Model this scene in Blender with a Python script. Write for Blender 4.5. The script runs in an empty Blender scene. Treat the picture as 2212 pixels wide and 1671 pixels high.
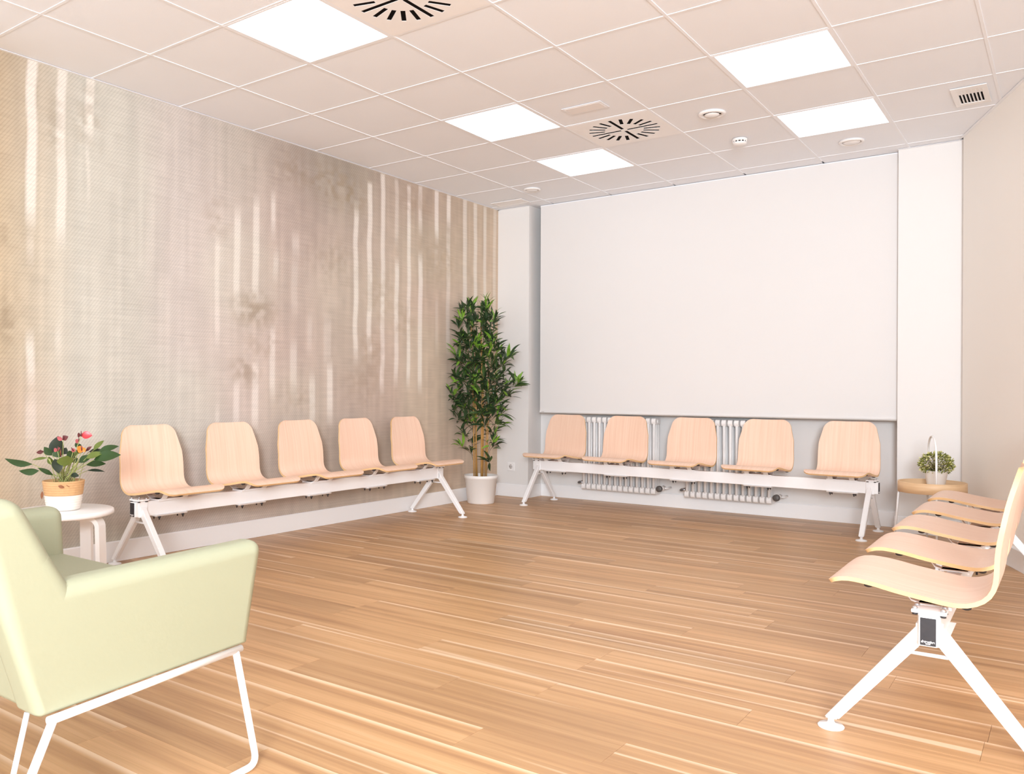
import bpy, bmesh, math, random
import numpy as np
from mathutils import Vector, Matrix
random.seed(7)
rng = np.random.default_rng(5)
SC = bpy.context.scene
COL = SC.collection

# ------------------------------------------------------------------ camera
F_PX, IMG_W = 1808.861, 2212.0
CAM = Vector((4.53362, -6.97532, 1.01541))
yaw, roll = -0.648463, 0.0046905
fw = Vector((math.sin(yaw), math.cos(yaw), 0.0))
rt = Vector((math.cos(yaw), -math.sin(yaw), 0.0))
up = Vector((0, 0, 1))
r2 = rt * math.cos(roll) + up * math.sin(roll)
u2 = -rt * math.sin(roll) + up * math.cos(roll)
cam = bpy.data.cameras.new('camera')
camo = bpy.data.objects.new('camera', cam)
COL.objects.link(camo)
cam.sensor_fit = 'HORIZONTAL'
cam.sensor_width = 36.0
cam.lens = F_PX * 36.0 / IMG_W
cam.shift_x = 162.258 / IMG_W
cam.shift_y = 11.319 / IMG_W
cam.clip_start = 0.05
camo.matrix_world = Matrix(((r2.x, u2.x, -fw.x, CAM.x), (r2.y, u2.y, -fw.y, CAM.y), (r2.z, u2.z, -fw.z, CAM.z), (0, 0, 0, 1)))
SC.camera = camo

# ------------------------------------------------------------------ light and exposure
PANEL_POWER = 1.75
LIGHT_COL = (0.89, 0.938, 1.0)
FILL_COL = (0.84, 0.945, 1.0)
world = bpy.data.worlds.new('world')
SC.world = world
world.use_nodes = True
world.node_tree.nodes['Background'].inputs[0].default_value = (*FILL_COL, 1)
world.node_tree.nodes['Background'].inputs[1].default_value = 1.0
# added fill lamp, unseen behind the camera, to lift ceiling and walls
dl = bpy.data.lights.new('rear_fill', 'AREA')
dl.shape = 'RECTANGLE'; dl.size = 5.4; dl.size_y = 2.2; dl.energy = 20.0; dl.color = FILL_COL
dlo = bpy.data.objects.new('rear_fill', dl); COL.objects.link(dlo)
dlo.location = (3.6, -10.03, 1.45); dlo.rotation_euler = (math.radians(90), 0, 0)
# the photographer's flash head on a stand behind the camera, aimed into the far left corner
fl = bpy.data.lights.new('flash_head', 'AREA')
fl.shape = 'DISK'; fl.size = 1.6; fl.energy = 222.0; fl.color = (0.88, 0.938, 1.0); fl.spread = math.radians(125)
flo = bpy.data.objects.new('flash_head', fl); COL.objects.link(flo)
flo.location = (5.9, -9.5, 1.85)
flo.rotation_euler = Vector((-0.50, 0.83, 0.12)).to_track_quat('-Z', 'Y').to_euler()
SC.view_settings.view_transform = 'Standard'
SC.view_settings.look = 'None'
SC.view_settings.gamma = 1.0
SC.view_settings.use_curve_mapping = False
SC.view_settings.exposure = 0.42
SC.cycles.max_bounces = 10
SC.cycles.diffuse_bounces = 6
SC.cycles.sample_clamp_indirect = 6.0

H = 2.818

# ------------------------------------------------------------------ materials
def lin(c):
    return tuple(((v / 255.0) / 12.92 if v / 255.0 <= 0.04045 else ((v / 255.0 + 0.055) / 1.055) ** 2.4) for v in c)

def mat(name, col, rough=0.5, metal=0.0, spec=0.5, bump=None, noise=None):
    """Principled material with a little procedural colour variation and optional bump."""
    m = bpy.data.materials.new(name); m.use_nodes = True
    nt = m.node_tree; b = nt.nodes['Principled BSDF']
    b.inputs['Base Color'].default_value = (*col, 1)
    b.inputs['Roughness'].default_value = rough
    b.inputs['Metallic'].default_value = metal
    b.inputs['Specular IOR Level'].default_value = spec
    tc = nt.nodes.new('ShaderNodeTexCoord')
    if noise:
        sc, amt = noise
        n = nt.nodes.new('ShaderNodeTexNoise'); n.inputs['Scale'].default_value = sc; n.inputs['Detail'].default_value = 3
        nt.links.new(tc.outputs['Object'], n.inputs['Vector'])
        mx = nt.nodes.new('ShaderNodeMix'); mx.data_type = 'RGBA'
        mx.inputs[6].default_value = (*[c * (1 - amt) for c in col], 1)
        mx.inputs[7].default_value = (*[min(1, c * (1 + amt)) for c in col], 1)
        nt.links.new(n.outputs['Fac'], mx.inputs[0]); nt.links.new(mx.outputs[2], b.inputs['Base Color'])
    if bump:
        sc, st = bump
        n2 = nt.nodes.new('ShaderNodeTexNoise'); n2.inputs['Scale'].default_value = sc; n2.inputs['Detail'].default_value = 2
        nt.links.new(tc.outputs['Object'], n2.inputs['Vector'])
        bp = nt.nodes.new('ShaderNodeBump'); bp.inputs['Strength'].default_value = st; bp.inputs['Distance'].default_value = 0.002
        nt.links.new(n2.outputs['Fac'], bp.inputs['Height']); nt.links.new(bp.outputs['Normal'], b.inputs['Normal'])
    return m

def wood(name, c_dark, c_light, stretch, rough=0.42, contrast=(0.3, 0.72), fine=0.5):
    """Straight-grained timber; stretch = object-space scale per axis, offset per object."""
    m = bpy.data.materials.new(name); m.use_nodes = True
    nt = m.node_tree; b = nt.nodes['Principled BSDF']
    b.inputs['Roughness'].default_value = rough
    tc = nt.nodes.new('ShaderNodeTexCoord'); oi = nt.nodes.new('ShaderNodeObjectInfo')
    mp = nt.nodes.new('ShaderNodeMapping'); mp.inputs['Scale'].default_value = stretch
    vm = nt.nodes.new('ShaderNodeVectorMath'); vm.operation = 'MULTIPLY'
    vm.inputs[1].default_value = (37.0, 91.0, 53.0)
    nt.links.new(oi.outputs['Random'], vm.inputs[0]); nt.links.new(vm.outputs[0], mp.inputs['Location'])
    nt.links.new(tc.outputs['Object'], mp.inputs['Vector'])
    n = nt.nodes.new('ShaderNodeTexNoise'); n.inputs['Scale'].default_value = 1.0; n.inputs['Detail'].default_value = 5; n.inputs['Roughness'].default_value = fine
    n.inputs['Distortion'].default_value = 0.25
    nt.links.new(mp.outputs[0], n.inputs['Vector'])
    cr = nt.nodes.new('ShaderNodeValToRGB')
    cr.color_ramp.elements[0].position = contrast[0]; cr.color_ramp.elements[0].color = (*c_dark, 1)
    cr.color_ramp.elements[1].position = contrast[1]; cr.color_ramp.elements[1].color = (*c_light, 1)
    nt.links.new(n.outputs['Fac'], cr.inputs[0]); nt.links.new(cr.outputs[0], b.inputs['Base Color'])
    return m

def floor_wood():
    m = bpy.data.materials.new('oak_plank'); m.use_nodes = True
    nt = m.node_tree; b = nt.nodes['Principled BSDF']; L = nt.links
    b.inputs['Roughness'].default_value = 0.38
    b.inputs['Specular IOR Level'].default_value = 0.35
    tc = nt.nodes.new('ShaderNodeTexCoord'); oi = nt.nodes.new('ShaderNodeObjectInfo')
    vm = nt.nodes.new('ShaderNodeVectorMath'); vm.operation = 'MULTIPLY'; vm.inputs[1].default_value = (61.0, 17.0, 29.0)
    L.new(oi.outputs['Random'], vm.inputs[0])
    ad = nt.nodes.new('ShaderNodeVectorMath'); ad.operation = 'ADD'
    L.new(tc.outputs['Object'], ad.inputs[0]); L.new(vm.outputs[0], ad.inputs[1])
    def noise(scale, detail, dist, rough=0.55):
        mp = nt.nodes.new('ShaderNodeMapping'); mp.inputs['Scale'].default_value = scale
        L.new(ad.outputs[0], mp.inputs['Vector'])
        n = nt.nodes.new('ShaderNodeTexNoise'); n.inputs['Scale'].default_value = 1; n.inputs['Detail'].default_value = detail
        n.inputs['Distortion'].default_value = dist; n.inputs['Roughness'].default_value = rough
        L.new(mp.outputs[0], n.inputs['Vector']); return n
    n1 = noise((0.7, 20, 1), 5, 0.4, 0.55)
    cr = nt.nodes.new('ShaderNodeValToRGB'); e = cr.color_ramp.elements
    e[0].position = 0.26; e[0].color = (0.38, 0.200, 0.094, 1)
    e[1].position = 0.80; e[1].color = (0.70, 0.437, 0.236, 1)
    x = e.new(0.52); x.color = (0.56, 0.325, 0.158, 1)
    L.new(n1.outputs['Fac'], cr.inputs[0])
    # fine pore lines
    n2 = noise((3.5, 210, 1), 2, 0.2)
    mr = nt.nodes.new('ShaderNodeMapRange'); mr.inputs[1].default_value = 0.3; mr.inputs[2].default_value = 0.7
    mr.inputs[3].default_value = 0.93; mr.inputs[4].default_value = 1.04
    L.new(n2.outputs['Fac'], mr.inputs[0])
    mu = nt.nodes.new('ShaderNodeVectorMath'); mu.operation = 'SCALE'
    L.new(cr.outputs[0], mu.inputs[0]); L.new(mr.outputs[0], mu.inputs[3])
    # creamy sapwood streaks, long and narrow, hugging a plank edge
    n3 = noise((0.35, 21, 1), 1, 0.3, 0.4)
    cs = nt.nodes.new('ShaderNodeValToRGB')
    cs.color_ramp.elements[0].position = 0.69; cs.color_ramp.elements[0].color = (0, 0, 0, 1)
    cs.color_ramp.elements[1].position = 0.75; cs.color_ramp.elements[1].color = (1, 1, 1, 1)
    L.new(n3.outputs['Fac'], cs.inputs[0])
    sx = nt.nodes.new('ShaderNodeSeparateXYZ'); L.new(tc.outputs['Object'], sx.inputs[0])
    # an edge streak on roughly half of the planks
    n4 = noise((0.9, 0.01, 1), 1, 0.0)
    wav = nt.nodes.new('ShaderNodeMath'); wav.operation = 'MULTIPLY_ADD'; wav.inputs[1].default_value = 0.030; wav.inputs[2].default_value = 0.0420
    L.new(n4.outputs['Fac'], wav.inputs[0])
    gt = nt.nodes.new('ShaderNodeMath'); gt.operation = 'SUBTRACT'; L.new(sx.outputs['Y'], gt.inputs[0]); L.new(wav.outputs[0], gt.inputs[1])
    sm = nt.nodes.new('ShaderNodeMapRange'); sm.inputs[1].default_value = 0.0; sm.inputs[2].default_value = 0.024
    sm.interpolation_type = 'SMOOTHSTEP'; L.new(gt.outputs[0], sm.inputs[0])
    half = nt.nodes.new('ShaderNodeMath'); half.operation = 'GREATER_THAN'; half.inputs[1].default_value = 0.36
    L.new(oi.outputs['Random'], half.inputs[0])
    em = nt.nodes.new('ShaderNodeMath'); em.operation = 'MULTIPLY'; L.new(sm.outputs[0], em.inputs[0]); L.new(half.outputs[0], em.inputs[1])
    mxm = nt.nodes.new('ShaderNodeMath'); mxm.operation = 'MAXIMUM'; L.new(em.outputs[0], mxm.inputs[0]); L.new(cs.outputs[0], mxm.inputs[1])
    k = nt.nodes.new('ShaderNodeMath'); k.operation = 'MULTIPLY'; k.inputs[1].default_value = 0.78; L.new(mxm.outputs[0], k.inputs[0])
    mx = nt.nodes.new('ShaderNodeMix'); mx.data_type = 'RGBA'
    L.new(k.outputs[0], mx.inputs[0]); L.new(mu.outputs[0], mx.inputs[6]); mx.inputs[7].default_value = (0.85, 0.635, 0.44, 1)
    # plank to plank tone
    tv = nt.nodes.new('ShaderNodeMapRange'); tv.inputs[3].default_value = 0.88; tv.inputs[4].default_value = 1.10
    fr = nt.nodes.new('ShaderNodeMath'); fr.operation = 'FRACT'
    m7 = nt.nodes.new('ShaderNodeMath'); m7.operation = 'MULTIPLY'; m7.inputs[1].default_value = 7.31
    L.new(oi.outputs['Random'], m7.inputs[0]); L.new(m7.outputs[0], fr.inputs[0]); L.new(fr.outputs[0], tv.inputs[0])
    fin = nt.nodes.new('ShaderNodeVectorMath'); fin.operation = 'SCALE'; L.new(mx.outputs[2], fin.inputs[0]); L.new(tv.outputs[0], fin.inputs[3])
    L.new(fin.outputs[0], b.inputs['Base Color'])
    return m

def mural_mat():
    m = bpy.data.materials.new('woven_forest_mural'); m.use_nodes = True
    nt = m.node_tree; b = nt.nodes['Principled BSDF']; L = nt.links
    b.inputs['Roughness'].default_value = 0.75; b.inputs['Specular IOR Level'].default_value = 0.2
    at = nt.nodes.new('ShaderNodeAttribute'); at.attribute_name = 'mural'
    tc = nt.nodes.new('ShaderNodeTexCoord')
    sp = nt.nodes.new('ShaderNodeSeparateXYZ'); L.new(tc.outputs['Object'], sp.inputs[0])
    # hex-dot weave relief: dots every 14 mm, alternate rows offset
    def mth(op, a=None, b_=None, va=None, vb=None):
        n = nt.nodes.new('ShaderNodeMath'); n.operation = op
        if a is not None: L.new(a, n.inputs[0])
        elif va is not None: n.inputs[0].default_value = va
        if b_ is not None: L.new(b_, n.inputs[1])
        elif vb is not None: n.inputs[1].default_value = vb
        return n.outputs[0]
    ky, kz = 2 * math.pi / 0.020, 2 * math.pi / 0.026
    s1 = mth('SINE', mth('MULTIPLY', sp.outputs['Y'], vb=ky)); s2 = mth('SINE', mth('MULTIPLY', sp.outputs['Z'], vb=kz))
    c1 = mth('COSINE', mth('MULTIPLY', sp.outputs['Y'], vb=ky)); c2 = mth('COSINE', mth('MULTIPLY', sp.outputs['Z'], vb=kz))
    d = mth('MAXIMUM', mth('MULTIPLY', s1, s2), mth('MULTIPLY', c1, c2))
    mr = nt.nodes.new('ShaderNodeMapRange'); mr.inputs[1].default_value = 0.45; mr.inputs[2].default_value = 0.95
    mr.inputs[3].default_value = 1.03; mr.inputs[4].default_value = 0.84
    L.new(d, mr.inputs[0])
    mp = nt.nodes.new('ShaderNodeMapping'); mp.inputs['Scale'].default_value = (1, 4, 90); L.new(tc.outputs['Object'], mp.inputs['Vector'])
    n = nt.nodes.new('ShaderNodeTexNoise'); n.inputs['Scale'].default_value = 1; n.inputs['Detail'].default_value = 3; L.new(mp.outputs[0], n.inputs['Vector'])
    mr2 = nt.nodes.new('ShaderNodeMapRange'); mr2.inputs[1].default_value = 0.3; mr2.inputs[2].default_value = 0.7; mr2.inputs[3].default_value = 0.94; mr2.inputs[4].default_value = 1.05
    L.new(n.outputs['Fac'], mr2.inputs[0])
    mul = mth('MULTIPLY', mr.outputs[0], mr2.outputs[0])
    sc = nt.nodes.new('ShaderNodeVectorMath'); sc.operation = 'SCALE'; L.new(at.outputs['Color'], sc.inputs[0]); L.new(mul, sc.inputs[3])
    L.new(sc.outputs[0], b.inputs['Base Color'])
    return m

M = {}
M['wall'] = mat('wall_white', (0.78, 0.76, 0.745), 0.7, spec=0.2, noise=(1.2, 0.012))
M['cream'] = mat('wall_cream', (0.94, 0.90, 0.85), 0.7, spec=0.2, noise=(1.0, 0.012))
M['base'] = mat('baseboard_white', (0.90, 0.895, 0.90), 0.35, noise=(2.0, 0.01))
M['tile'] = mat('ceiling_tile', (0.90, 0.93, 0.98), 0.85, spec=0.1, noise=(3.0, 0.015), bump=(220, 0.15))
M['grid'] = mat('ceiling_grid', (0.90, 0.92, 0.96), 0.45, noise=(2.0, 0.01))
M['plate'] = mat('diffuser_white', (0.94, 0.93, 0.93), 0.45, noise=(3.0, 0.01))
M['slot'] = mat('slot_black', (0.008, 0.006, 0.005), 0.9, spec=0.05, noise=(40.0, 0.3))
M['white'] = mat('white_lacquer', (0.88, 0.86, 0.85), 0.3, noise=(3.0, 0.012))
M['steel'] = mat('white_powder_coat', (0.91, 0.905, 0.91), 0.32, noise=(5.0, 0.012))
M['chrome'] = mat('bolt_steel', (0.6, 0.6, 0.62), 0.25, metal=0.9, noise=(20.0, 0.05))
M['black'] = mat('black_plastic', (0.03, 0.026, 0.028), 0.45, noise=(30.0, 0.25))
M['char'] = mat('charcoal_cap', (0.03, 0.027, 0.03), 0.6, noise=(60.0, 0.25))
M['ink'] = mat('white_print', (0.9, 0.88, 0.88), 0.5, noise=(5.0, 0.01))
M['blind'] = mat('blind_fabric', (0.75, 0.73, 0.72), 0.8, spec=0.1, noise=(1.0, 0.01), bump=(400, 0.1))
M['alu'] = mat('blind_bar', (0.42, 0.38, 0.35), 0.4, metal=0.3, noise=(4.0, 0.03))
M['rad'] = mat('radiator_enamel', (0.87, 0.85, 0.84), 0.3, noise=(4.0, 0.012))
M['knob'] = mat('valve_grey', (0.10, 0.09, 0.085), 0.5, noise=(30.0, 0.1))
M['green'] = mat('green_leatherette', (0.36, 0.365, 0.25), 0.5, spec=0.35, noise=(2.5, 0.02), bump=(120, 0.12))
M['pot'] = mat('white_pot', (0.87, 0.845, 0.82), 0.35, noise=(5.0, 0.015))
M['soil'] = mat('soil', (0.05, 0.035, 0.025), 0.9, noise=(40.0, 0.4), bump=(60, 0.6))
M['rope'] = mat('natural_rope', (0.62, 0.36, 0.17), 0.8, noise=(60.0, 0.12), bump=(180, 0.4))
M['ropew'] = mat('white_rope', (0.85, 0.78, 0.71), 0.8, noise=(60.0, 0.06), bump=(180, 0.4))
M['shell'] = wood('beech_ply_face', (0.80, 0.53, 0.39), (0.885, 0.64, 0.50), (2.2, 75, 2.2), 0.4, (0.25, 0.75))
M['ply'] = wood('beech_ply_edge', (0.70, 0.42, 0.18), (0.88, 0.62, 0.36), (2, 2, 2), 0.5)
M['birch'] = wood('birch_tray', (0.72, 0.47, 0.26), (0.84, 0.60, 0.37), (6, 6, 60), 0.45)
M['cane'] = mat('bamboo_cane', (0.56, 0.30, 0.09), 0.5, noise=(14.0, 0.35))
M['node'] = mat('cane_node', (0.20, 0.10, 0.04), 0.6, noise=(30.0, 0.2))
M['twig'] = mat('twig', (0.16, 0.13, 0.05), 0.7, noise=(20.0, 0.2))
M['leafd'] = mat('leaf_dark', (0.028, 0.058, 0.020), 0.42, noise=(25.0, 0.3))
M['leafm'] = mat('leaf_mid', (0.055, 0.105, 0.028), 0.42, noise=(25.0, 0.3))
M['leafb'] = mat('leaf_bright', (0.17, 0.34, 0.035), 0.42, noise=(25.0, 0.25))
M['anth'] = mat('anthurium_leaf', (0.026, 0.062, 0.014), 0.32, noise=(18.0, 0.35))
M['anthd'] = mat('anthurium_leaf_dark', (0.020, 0.032, 0.018), 0.3, noise=(18.0, 0.3))
M['antho'] = mat('anthurium_leaf_olive', (0.12, 0.16, 0.028), 0.4, noise=(18.0, 0.25))
M['stem'] = mat('pale_stem', (0.36, 0.38, 0.13), 0.5, noise=(18.0, 0.2))
M['red'] = mat('spathe_red', (0.60, 0.035, 0.045), 0.35, noise=(18.0, 0.2))
M['pink'] = mat('spathe_pink', (0.50, 0.12, 0.13), 0.4, noise=(18.0, 0.2))
M['maroon'] = mat('spathe_maroon', (0.13, 0.03, 0.03), 0.4, noise=(18.0, 0.2))
M['orange'] = mat('spathe_orange', (0.75, 0.22, 0.03), 0.4, noise=(18.0, 0.2))
M['dry'] = mat('dry_petal', (0.25, 0.09, 0.035), 0.7, noise=(25.0, 0.3))
M['box1'] = mat('small_leaf_dark', (0.19, 0.21, 0.03), 0.5, noise=(40.0, 0.4))
M['box2'] = mat('small_leaf_pale', (0.66, 0.64, 0.26), 0.5, noise=(40.0, 0.25))
M['floor'] = floor_wood()
M['sub'] = mat('floor_joint', (0.16, 0.08, 0.035), 0.8, noise=(5.0, 0.1))
M['mural'] = mural_mat()

def emit(name, col, s):
    m = bpy.data.materials.new(name); m.use_nodes = True
    nt = m.node_tree; nt.nodes.clear()
    o = nt.nodes.new('ShaderNodeOutputMaterial'); e = nt.nodes.new('ShaderNodeEmission')
    e.inputs[0].default_value = (*col, 1); e.inputs[1].default_value = s
    nt.links.new(e.outputs[0], o.inputs[0]); return m
M['led'] = emit('led_panel', LIGHT_COL, PANEL_POWER)

# ------------------------------------------------------------------ mesh builder
class MB:
    def __init__(s):
        s.v = []; s.f = []; s.mi = []; s.sm = []
    def add(s, vs, fs, mi=0, smooth=False):
        o = len(s.v); s.v += [tuple(p) for p in vs]
        for f in fs:
            s.f.append([o + i for i in f]); s.mi.append(mi); s.sm.append(smooth)
        return s
    def box(s, x0, x1, y0, y1, z0, z1, mi=0):
        vs = [(x, y, z) for z in (z0, z1) for y in (y0, y1) for x in (x0, x1)]
        return s.add(vs, [(0, 2, 3, 1), (4, 5, 7, 6), (0, 1, 5, 4), (2, 6, 7, 3), (0, 4, 6, 2), (1, 3, 7, 5)], mi)
    def prism(s, poly, fn, d0, d1, mi=0, smooth=False):
        """poly: 2-D points; fn(u, v, d) -> 3-D point; extruded from d0 to d1."""
        n = len(poly)
        vs = [fn(u, v, d0) for u, v in poly] + [fn(u, v, d1) for u, v in poly]
        fs = [tuple(range(n))[::-1], tuple(range(n, 2 * n))] + [(i, (i + 1) % n, n + (i + 1) % n, n + i) for i in range(n)]
        return s.add(vs, fs, mi, smooth)
    def lathe(s, prof, c=(0, 0, 0), axis='z', n=32, mi=0, smooth=True, close=False):
        vs = []; fs = []
        for r, h in prof:
            for i in range(n):
                a = 2 * math.pi * i / n
                p = (r * math.cos(a), r * math.sin(a), h)
                if axis == 'y': p = (p[0], p[2], p[1])
                if axis == 'x': p = (p[2], p[0], p[1])
                vs.append((p[0] + c[0], p[1] + c[1], p[2] + c[2]))
        m = len(prof)
        for j in range(m - 1):
            for i in range(n):
                fs.append((j * n + i, j * n + (i + 1) % n, (j + 1) * n + (i + 1) % n, (j + 1) * n + i))
        s.add(vs, fs, mi, smooth)
        o = len(s.v) - len(vs)
        if prof[0][0] > 1e-6: s.f.append([o + i for i in range(n)][::-1]); s.mi.append(mi); s.sm.append(False)
        if prof[-1][0] > 1e-6: s.f.append([o + (m - 1) * n + i for i in range(n)]); s.mi.append(mi); s.sm.append(False)
        return s
    def cyl(s, p, q, r, n=12, mi=0, r1=None):
        return s.tube([p, q], r, n, mi, rad=[r, r if r1 is None else r1])
    def tube(s, pts, r, n=10, mi=0, rad=None):
        pts = [Vector(p) for p in pts]; m = len(pts); vs = []
        t0 = (pts[1] - pts[0]).normalized()
        ref = Vector((0, 0, 1)) if abs(t0.z) < 0.9 else Vector((1, 0, 0))
        nrm = (ref - t0 * ref.dot(t0)).normalized()
        for i in range(m):
            t = (pts[min(i + 1, m - 1)] - pts[max(i - 1, 0)]).normalized()
            nrm = (nrm - t * nrm.dot(t)).normalized(); b = t.cross(nrm)
            rr = rad[i] if rad else r
            for k in range(n):
                a = 2 * math.pi * k / n
                vs.append(pts[i] + nrm * (rr * math.cos(a)) + b * (rr * math.sin(a)))
        fs = [(i * n + k, i * n + (k + 1) % n, (i + 1) * n + (k + 1) % n, (i + 1) * n + k) for i in range(m - 1) for k in range(n)]
        s.add(vs, fs, mi, True)
        o = len(s.v) - len(vs)
        s.f.append([o + k for k in range(n)][::-1]); s.mi.append(mi); s.sm.append(False)
        s.f.append([o + (m - 1) * n + k for k in range(n)]); s.mi.append(mi); s.sm.append(False)
        return s
    def mesh(s, name, mats):
        me = bpy.data.meshes.new(name)
        me.from_pydata(s.v, [], s.f)
        for m in (mats if isinstance(mats, (list, tuple)) else [mats]): me.materials.append(m)
        me.polygons.foreach_set('material_index', s.mi)
        me.polygons.foreach_set('use_smooth', s.sm)
        me.update(); return me

def fix_normals(me):
    b = bmesh.new(); b.from_mesh(me); bmesh.ops.recalc_face_normals(b, faces=b.faces); b.to_mesh(me); b.free(); return me

def obj(name, me, parent=None, loc=(0, 0, 0), rotz=0.0):
    o = bpy.data.objects.new(name, me); COL.objects.link(o)
    if parent: o.parent = parent
    o.location = loc; o.rotation_euler = (0, 0, rotz); return o

def build(name, mb, mats, parent=None, loc=(0, 0, 0), rotz=0.0, bevel=0.0, seg=2, smooth=False):
    me = fix_normals(mb.mesh(name, mats))
    if bevel > 0:
        b = bmesh.new(); b.from_mesh(me)
        es = [e for e in b.edges if len(e.link_faces) == 2 and e.calc_face_angle(0) > 0.5]
        bmesh.ops.bevel(b, geom=es, offset=bevel, segments=seg, affect='EDGES', profile=0.5, clamp_overlap=True)
        if smooth:
            for f in b.faces: f.smooth = True
        b.to_mesh(me); b.free()
    return obj(name, me, parent, loc, rotz)

def thing(name, label, cat, loc=(0, 0, 0), rotz=0.0, group=None):
    o = bpy.data.objects.new(name, None); COL.objects.link(o)
    o.empty_display_size = 0.1
    o.location = loc; o.rotation_euler = (0, 0, rotz)
    return tag(o, label, cat, group)

def tag(o, label, cat, group=None):
    o['label'] = label; o['category'] = cat
    if group: o['group'] = group
    return o

def struct(o):
    o['kind'] = 'structure'; return o

def dup(root, loc, rotz, label=None):
    r = root.copy(); COL.objects.link(r); r.location = loc; r.rotation_euler = (0, 0, rotz)
    if label: r['label'] = label
    for ch in list(root.children):
        c = ch.copy(); COL.objects.link(c); c.parent = r
        for g in list(ch.children):
            d = g.copy(); COL.objects.link(d); d.parent = c
    return r

XYZ = lambda u, v, d: (u, v, d)

def clip(poly, a, b, c):
    """keep the part of a convex polygon where a*x + b*y <= c"""
    out = []
    for i in range(len(poly)):
        p, q = poly[i], poly[(i + 1) % len(poly)]
        dp, dq = a * p[0] + b * p[1] - c, a * q[0] + b * q[1] - c
        if dp <= 0: out.append(p)
        if (dp < 0 < dq) or (dq < 0 < dp):
            t = dp / (dp - dq); out.append((p[0] + t * (q[0] - p[0]), p[1] + t * (q[1] - p[1])))
    return out

# ------------------------------------------------------------------ the room
YB = -10.0                              # wall behind the camera
NX0, NX1, NY = 0.356, 3.510, 0.245      # window niche
RX, RY, RS = 3.924, -0.073, 0.373       # right wall starts here and splays outwards
def rwall(y): return RX + RS * (RY - y)
def room_clip(poly):
    p = clip(poly, -1, 0, 0.0)
    p = clip(p, 0, -1, -YB) if p else p
    if p: p = clip(p, 1, RS, RX + RS * RY)
    return p

# floor: slab and single planks
fl_mb = MB().prism([(-0.1, YB - 0.1), (8.3, YB - 0.1), (8.3, 0.0), (4.0, 0.4), (-0.1, 0.4)], XYZ, -0.08, -0.012)
floor = struct(build('floor', fl_mb, M['sub']))
PW, PL, Y0 = 0.163, 1.245, -4.377
known = {5: 1.985, 3: 2.487, 2: 1.852, 0: 2.475, -1: 1.860, -2: 2.80, -3: 2.262, -4: 3.118, -5: 2.472, 1: 3.09, 4: 2.79, 9: 2.79, 6: 1.40, 17: 3.30, 18: 2.90}
full = MB().box(-PL / 2 + .0004, PL / 2 - .0004, -PW / 2 + .0004, PW / 2 - .0004, -0.012, 0.0)
full_me = fix_normals(full.mesh('plank', M['floor']))
back_rows = MB()
for k in range(-35, 29):
    y0 = Y0 + PW * k; y1 = y0 + PW
    ph = known.get(k, random.uniform(0, PL)) % PL
    x = ph - PL
    while x < 8.0:
        xa, xb = x, x + PL; x += PL
        rect = [(xa + .0004, y0 + .0004), (xb - .0004, y0 + .0004), (xb - .0004, y1 - .0004), (xa + .0004, y1 - .0004)]
        if y1 <= 0.03:
            p = room_clip(rect)
        else:
            p = clip(clip(clip(rect, -1, 0, -NX0), 1, 0, NX1), 0, 1, NY)
        if len(p) < 3: continue
        area = abs(sum(p[i][0] * p[(i + 1) % len(p)][1] - p[(i + 1) % len(p)][0] * p[i][1] for i in range(len(p)))) / 2
        if area < 0.0006: continue
        cx, cy = (xa + xb) / 2, (y0 + y1) / 2
        if y1 < -7.0:
            back_rows.prism(p, XYZ, -0.012, 0.0)
        elif area > PW * PL * 0.985:
            obj('plank', full_me, floor, (cx, cy, 0))
        else:
            mb = MB().prism([(a - cx, b - cy) for a, b in p], XYZ, -0.012, 0.0)
            obj('plank', fix_normals(mb.mesh('plank', M['floor'])), floor, (cx, cy, 0))

bo = build('plank', back_rows, M['floor'], floor); bo['kind'] = 'stuff'
# walls
wl = struct(build('wall_left', MB().box(-0.14, -0.004, YB - 0.1, 0.37, -0.02, 3.0), M['wall']))
wb = MB()
wb.box(-0.004, NX0, 0.0, 0.37, -0.02, 3.0)
wb.box(NX0, NX1, NY, 0.37, -0.02, 3.0)
wb.box(NX1, 4.06, 0.0, 0.37, -0.02, 3.0)
wall_back = struct(build('wall_back', wb, M['wall']))
wr = MB().prism([(RX, 0.0), (RX, RY), (rwall(YB), YB), (rwall(YB) + 0.15, YB), (RX + 0.15, RY + 0.05), (RX + 0.15, 0.0)], XYZ, -0.02, 3.0)
wall_right = struct(build('wall_right', wr, M['cream']))
XR = rwall(YB) + 0.15
wf = MB().box(-0.14, 0.85, YB - 0.12, YB, -0.02, 3.0).box(6.35, XR, YB - 0.12, YB, -0.02, 3.0)
wf.box(0.85, 6.35, YB - 0.12, YB, -0.02, 0.3).box(0.85, 6.35, YB - 0.12, YB, 2.6, 3.0)  # unseen opening added for the fill lamp
struct(build('wall_front', wf, M['wall']))

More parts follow.
